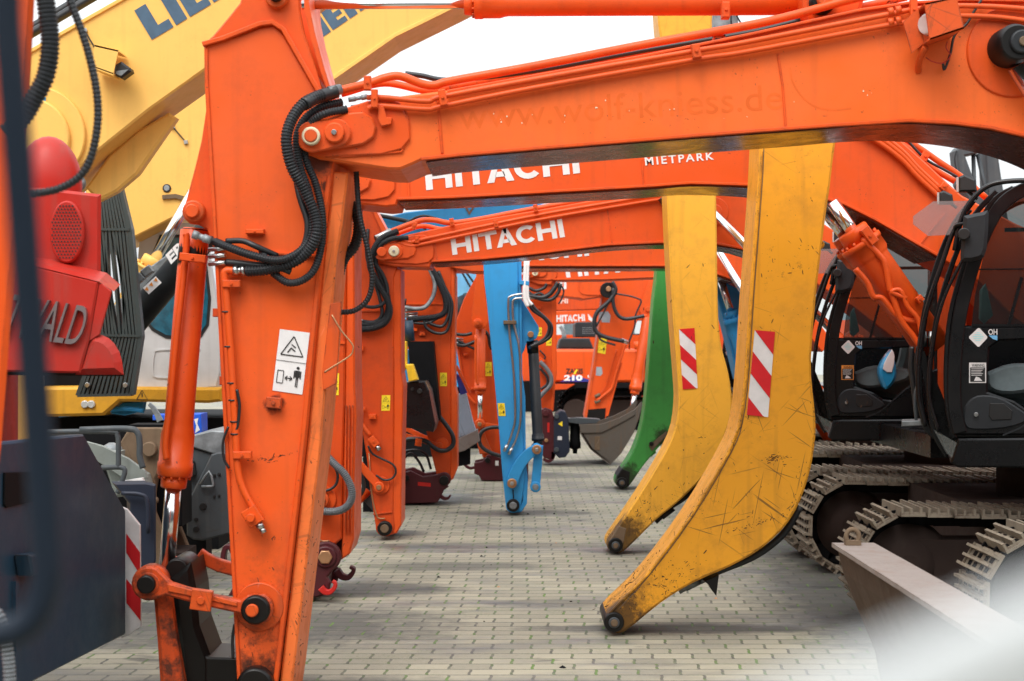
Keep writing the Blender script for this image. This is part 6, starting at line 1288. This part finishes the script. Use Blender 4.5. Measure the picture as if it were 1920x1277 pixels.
def leftbits():
    # hand rails and grey machine behind the slate plate
    f = Fr(12.0); r = root_at(f, 220, "grey_green_chassis", "grey green machine chassis with bent steel grab rails behind the slate plate", "machine")
    for pts, q in (([(80, 810), (205, 809), (220, 816), (222, 840), (222, 880)], 5), ([(150, 806), (238, 804), (258, 812), (262, 835), (262, 855), (268, 878)], 6), ([(190, 877), (232, 878), (228, 905), (220, 925)], 5)): MB().ftube(f, pts, q, .0, n=5).build("grab_rail", DSTEEL, r)
    MB().prism(f, [(150, 830), (180, 838), (230, 862), (262, 885), (268, 900), (230, 905), (160, 860)], .15, .2, .004).build("side_plate", GGREY, r)
    MB().prism(f, [(180, 880), (215, 880), (248, 900), (256, 930), (200, 940)], .25, .7, .02).build("casting", GGREY, r)
    MB().prism(f, [(212, 905), (264, 897), (266, 904), (214, 913)], .05, .1).build("link", WHITE, r); MB().prism(f, [(150, 848), (205, 852), (204, 862), (160, 866)], .3, .5, .005).build("step", GGREY, r)
    MB().lathe(f.p(178, 838, .5), f.p(178, 858, .5), [(0, .02), (.4, .07), (1, .09)], 16).build("breather", GALV, r)
    MB().prism(f, [(80, 820), (300, 812), (300, 1010), (120, 1030)], .8, 1.2, .01).build("chassis_box", DARK, r)
    g = Fr(11.3); b = MB().prism(g, [(200, 912), (262, 910), (280, 914), (280, 1060), (262, 1090), (236, 1090), (230, 950)], .2, .4, .01, dx=-.06).build("battery_box", DNAVY, r); MB().ftube(g, [(228, 925), (262, 927), (276, 940), (278, 1000)], 4, .15, n=4).build("grab_rail", DNAVY, b)
    # brown quick hitch
    g = Fr(12.6); r = root_at(g, 270, "brown_bucket", "muddy brown bucket with bare lifting ears beside the chrome cylinder rod", "bucket")
    m = MB(); m.prism(g, [(222, 835), (242, 802), (300, 802), (330, 810), (318, 835), (290, 900), (290, 960), (330, 1060), (270, 1070), (262, 930), (240, 880), (226, 870)], .0, .08, .01)
    m.prism(g, [(222, 835), (242, 802), (300, 802), (330, 810), (318, 835), (290, 900), (290, 960), (330, 1060), (270, 1070), (262, 930), (240, 880), (226, 870)], .6, .68, .01); m.prism(g, [(226, 832), (282, 828), (288, 900), (262, 1050), (240, 960)], .08, .6, .01); m.build("bucket_shell", BROWN, r)
    MB().prism(g, [(225, 800), (310, 800), (305, 830), (235, 834)], .3, .6).build("opening", DARK, r)
    for x, y, q in ((282, 842, 14), (290, 938, 7)): MB().pin(g, x, y, q, -.06, .02).build("pin", BROWN, r)
    m = MB(); m.prism(g, [(262, 1040), (340, 1040), (340, 1075), (262, 1075)], .1, .6); m.build("base_plate", BROWN_D, r)
    # charcoal attachment
    g = Fr(13.6); r = root_at(g, 380, "breaker_frame", "charcoal attachment frame with bolt holes and a triangular eye, left of the nearest stick", "attachment")
    sd = [(348, 948), (396, 852), (408, 848), (470, 850), (470, 990), (380, 1014), (362, 1012), (350, 1004)]
    MB().prism(g, sd, .0, .1, .012).build("side_frame", DSTEEL, r); MB().prism(g, [(345, 820), (395, 808), (430, 810), (460, 850), (398, 852), (352, 838)], .05, 1.2, .01).build("top_cover", GALV, r)
    MB().prism(g, [(340, 836), (396, 852), (348, 948), (330, 950), (330, 870)], .08, .9, .01).build("sloping_cover", DSTEEL, r); MB().prism(g, [(300, 870), (350, 950), (350, 1006), (300, 1010)], .2, .9, .01).build("rear_frame", DARK, r)
    MB().prism(g, [(350, 862), (362, 866), (366, 890), (350, 895)], .03, .08).build("slot", BLACK, r)
    MB().ftube(g, [(376, 908), (392, 884), (399, 905), (398, 912), (378, 912)], 2.5, -.03, n=2).build("triangular_eye", GALV, r)
    for x, y, q in ((402, 891, 3), (411, 889, 3), (402, 931, 2.4), (411, 929, 2.4), (381, 949, 7), (368, 992, 6), (368, 974, 4)): MB().pin(g, x, y, q, -.015, .01, 14).build("bolt", BLACK, r)
    # crate and tray
    g = Fr(14.5); r = root_at(g, 360, "plastic_crate", "small bright blue plastic crate with torn white labels on the charcoal frame", "crate")
    MB().prism(g, [(286, 778), (377, 776), (378, 814), (362, 816), (362, 790), (286, 788)], .0, .3, .006).build("crate_wall", CRATEB, r); MB().sheet(g, [(364, 786), (372, 784), (370, 794), (375, 806), (366, 812), (368, 798)], -.004).build("torn_label", SWHITE, r)
    v = g.p(372, 816, 0); MB().box(v.x - .12, v.x + .06, v.y + .02, v.y + .3, 0, v.z).build("stand", DARK, r)
    g = Fr(14.0); o = MB().strip(g, [(279, 757), (286, 764), (294, 777), (300, 790)], (7, 12), .0, .03, .004).build("plastic_strip", GALV); tag(o, "pale bent plastic strip leaning beside the blue crate", "strip")
    # dark clutter behind: crawler of the crane
    m = MB(); m.box(-6.4, -2.6, 15.6, 17.6, 0, .95)
    o = m.build("crawler_base", DARK); tag(o, "low dark crawler undercarriage below the yellow deck at the left", "undercarriage")
    c = MB()
    for i in range(34): c.box(-4.1 + i * .045, -4.08 + i * .045, 15.57, 15.61, .93, .965)
    c.build("tooth_row", GALV, o)
leftbits()
def m0():
    f = Fr(5.2); r = root_at(f, -40, "excavator", "closest orange excavator stick at the left border with thick ribbed black hoses", "excavator", GX)
    MB().prism(f, [(-260, -80), (66, -80), (62, 0), (52, 200), (40, 360), (24, 520), (10, 700), (0, 830), (-20, 1000), (-260, 1600)], 0, .5, .015, dx=-.15).build("stick", ORANGE, r)
    MB().ftube(f, [(78, -60), (88, 20), (94, 80), (86, 140), (62, 190), (40, 225), (10, 250)], 18, -.05, pitch=.013, depth=.14, seg=16, n=10).build("hose", RUBBER, r)
    MB().ftube(f, [(122, -60), (132, 0), (150, 50), (166, 100), (181, 170), (183, 230), (172, 290), (150, 330), (110, 354), (60, 364)], 8, -.02, pitch=.013, depth=.14, seg=12, n=10).build("hose", RUBBER, r)
    MB().ftube(f, [(-30, 1130), (0, 1160), (14, 1220), (20, 1300)], 12, -.15, pitch=.012, seg=12, n=8).build("hose", SPIRAL, r)
    m = MB(); m.box(-3.4, -1.75, 5.0, 6.0, 0, .5); m.build("coupler", MAROON, r)
    g = Fr(1.32); r = root_at(g, -60, "hand_rail", "dark blue painted tube rail hanging out of focus in front of everything at the left", "hand rail", yback=0)
    MB().ftube(g, [(-60, -150), (2, -60), (14, 60), (30, 250), (48, 480), (64, 700), (78, 900), (86, 1020), (88, 1080), (74, 1140), (40, 1178), (-20, 1192), (-120, 1200)], 29, 0, n=10, seg=24).build("bent_tube", NAVYP, r)
    v = g.p(-120, 1200, 0); MB().box(v.x - .03, v.x + .015, v.y - .02, v.y + .02, 0, v.z + .02).build("post", NAVYP, r)
m0()
def white_panel():
    g = Fr(.27); r = root_at(g, 1700, "white_bonnet", "out of focus glossy white bonnet edge filling the lower right corner", "vehicle bonnet", yback=.1)
    MB().prism(g, [(1100, 1470), (1300, 1398), (1520, 1308), (1700, 1230), (1850, 1166), (1960, 1120), (2300, 1000), (3300, 1000), (3300, 4000), (1300, 4000)], 0, .015, .004).build("bonnet_panel", WHITEP, r)
    v = g.p(3000, 4000, 0); MB().box(v.x - .06, v.x + .06, .275, .36, 0, v.z + .05).build("support", WHITEP, r)
white_panel()
def blade():
    r = thing("dozer_blade", "worn grey dozer blade with a lifting eye standing before the crawler tracks", "dozer blade", (1.8, 8, 0))
    m = MB(); y0, y1 = 6.2, 9.36
    pr = [(1.73, .75), (1.76, .62), (1.84, .42), (1.93, .2), (1.97, .0), (2.08, .0), (2.08, .4), (1.95, .7), (1.92, .75)]
    vs = [(x, y, z) for y in (y0, y1) for x, z in pr]; n = len(pr); m.add(vs, [tuple(range(n)), tuple(reversed(range(n, 2 * n)))] + [(i, i + n, (i + 1) % n + n, (i + 1) % n) for i in range(n)]); m.build("blade_face", BLADEF, r)
    m = MB(); m.box(1.70, 1.925, y0, y1, .752, .775); m.build("top_plate", BLADE, r)
    m = MB(); c = Vector((1.79, 9.25, .84)); m.tube([c + Vector((.034 * math.cos(a), 0, -.02 + .038 * math.sin(a))) for a in [math.radians(-60 + i * 20) for i in range(16)]], .013, n=0); m.box(1.75, 1.83, 9.22, 9.28, .775, .8); m.build("lifting_eye", BROWN, r)
    m = MB(); m.box(1.95, 2.9, 8.6, 8.8, .3, .45); m.box(1.95, 2.9, 6.9, 7.1, .3, .45); m.build("push_arm", BROWN_D, r)
blade()
def midgaps():
    # things glimpsed between the sticks
    f = Fr(21.5); r = root_at(f, 880, "tilted_bucket", "scraped silver and blue bucket with rusty edge between the coupler and the chrome rod", "bucket")
    MB().prism(f, [(852, 740), (873, 740), (885, 790), (892, 812), (852, 826)], .3, .5, .008).build("bucket_side", SCRAPE, r); MB().prism(f, [(850, 828), (894, 808), (898, 830), (870, 848), (855, 852)], .28, .6, .008).build("cutting_edge", BLADE, r)
    MB().prism(f, [(852, 700), (860, 705), (875, 738), (862, 742)], .3, .4).build("blue_stripe", NAVY, r); MB().prism(f, [(852, 690), (875, 735), (882, 738), (856, 685)], .28, .36).build("orange_edge", ORANGE, r)
    MB().prism(f, [(852, 826), (880, 846), (880, 875), (852, 880)], .4, .6).build("rear_plate", DARK, r)
    f = Fr(18.0); r = root_at(f, 780, "yellow_loader", "bright yellow linkage seen in the gap between two orange sticks left of the blue one", "loader")
    MB().prism(f, [(740, 640), (757, 640), (757, 690), (750, 700), (744, 690)], .5, .7, .01).build("lift_arm", STYP, r); MB().prism(f, [(756, 684), (770, 684), (780, 714), (762, 718)], .4, .6, .01).build("lever", STYP, r)
    MB().cyl(f.p(758, 600, .6), f.p(762, 640, .6), f.r(10), 16).build("cylinder_head", SLATE, r)
    MB().prism(f, [(752, 719), (792, 717), (800, 735), (812, 800), (808, 815), (752, 806)], .5, 1.4, .01).build("side_frame", BLACKP, r)
    for x, y, q in ((768, 732, 3), (782, 736, 5)): MB().pin(f, x, y, q, .46, .52).build("bolt", BLACK, r)
    MB().prism(f, [(750, 640), (800, 640), (815, 800), (760, 810)], 1.4, 1.8).build("rear_body", DARK, r)
    v = f.p(775, 810, .9); m = MB(); m.box(v.x - .6, v.x - .28, v.y + .1, v.y + .7, 0, v.z + .05); m.build("wheel_base", DARK, r)
    # yellow rusty machine further back
    f = Fr(30.0); r = root_at(f, 860, "rusty_machine", "small rusty yellow machine end seen under the charcoal cylinder", "machine")
    MB().prism(f, [(840, 680), (866, 682), (872, 700), (866, 720), (840, 722)], 0, .6, .02).build("body", BROWN, r); MB().prism(f, [(850, 676), (862, 676), (866, 690), (850, 690)], -.05, .0, .005).build("cover", STYP, r)
    m = MB(); v = f.p(855, 722, .3); m.box(v.x - .4, v.x + .4, v.y - .2, v.y + .6, 0, v.z + .1); m.build("base", DARK, r)
    # plastic bag in the second cab
    f = Fr(14.2); o = MB().prism(f, [(1672, 655), (1676, 665), (1682, 700), (1676, 718), (1662, 730), (1652, 712), (1650, 690), (1660, 670)], .0, .12, .02, sm=3).build("plastic_bag", BAGB); tag(o, "knotted blue plastic bag hanging by the door of the orange stickered cab", "bag")
    MB().prism(f, [(1672, 655), (1677, 668), (1672, 698), (1655, 692), (1662, 672)], -.012, .0, .004, sm=2).build("white_top", WHITE, o)
    # crumbs on the paving
    for i in range(46):
        x = rnd.uniform(-1.1, 1.7); y = rnd.uniform(9.5, 22); s = rnd.uniform(.006, .022)
        if i < 14: x, y = rnd.gauss(.25, .5), 19 + rnd.gauss(0, .3)
        m = MB(); v = [Vector((x + s * math.cos(a) * rnd.uniform(.6, 1.3), y + s * math.sin(a) * rnd.uniform(.6, 1.6), .001)) for a in [k * math.pi / 3 for k in range(6)]]
        m.add(v + [Vector((x, y, s * .7))], [(k, (k + 1) % 6, 6) for k in range(6)]); o = m.build("dirt_crumb", DARK if i % 5 else BRONZE); tag(o, "small dark crumb of dirt lying on the paving", "crumb", "dirt crumbs scattered on the paving")
midgaps()
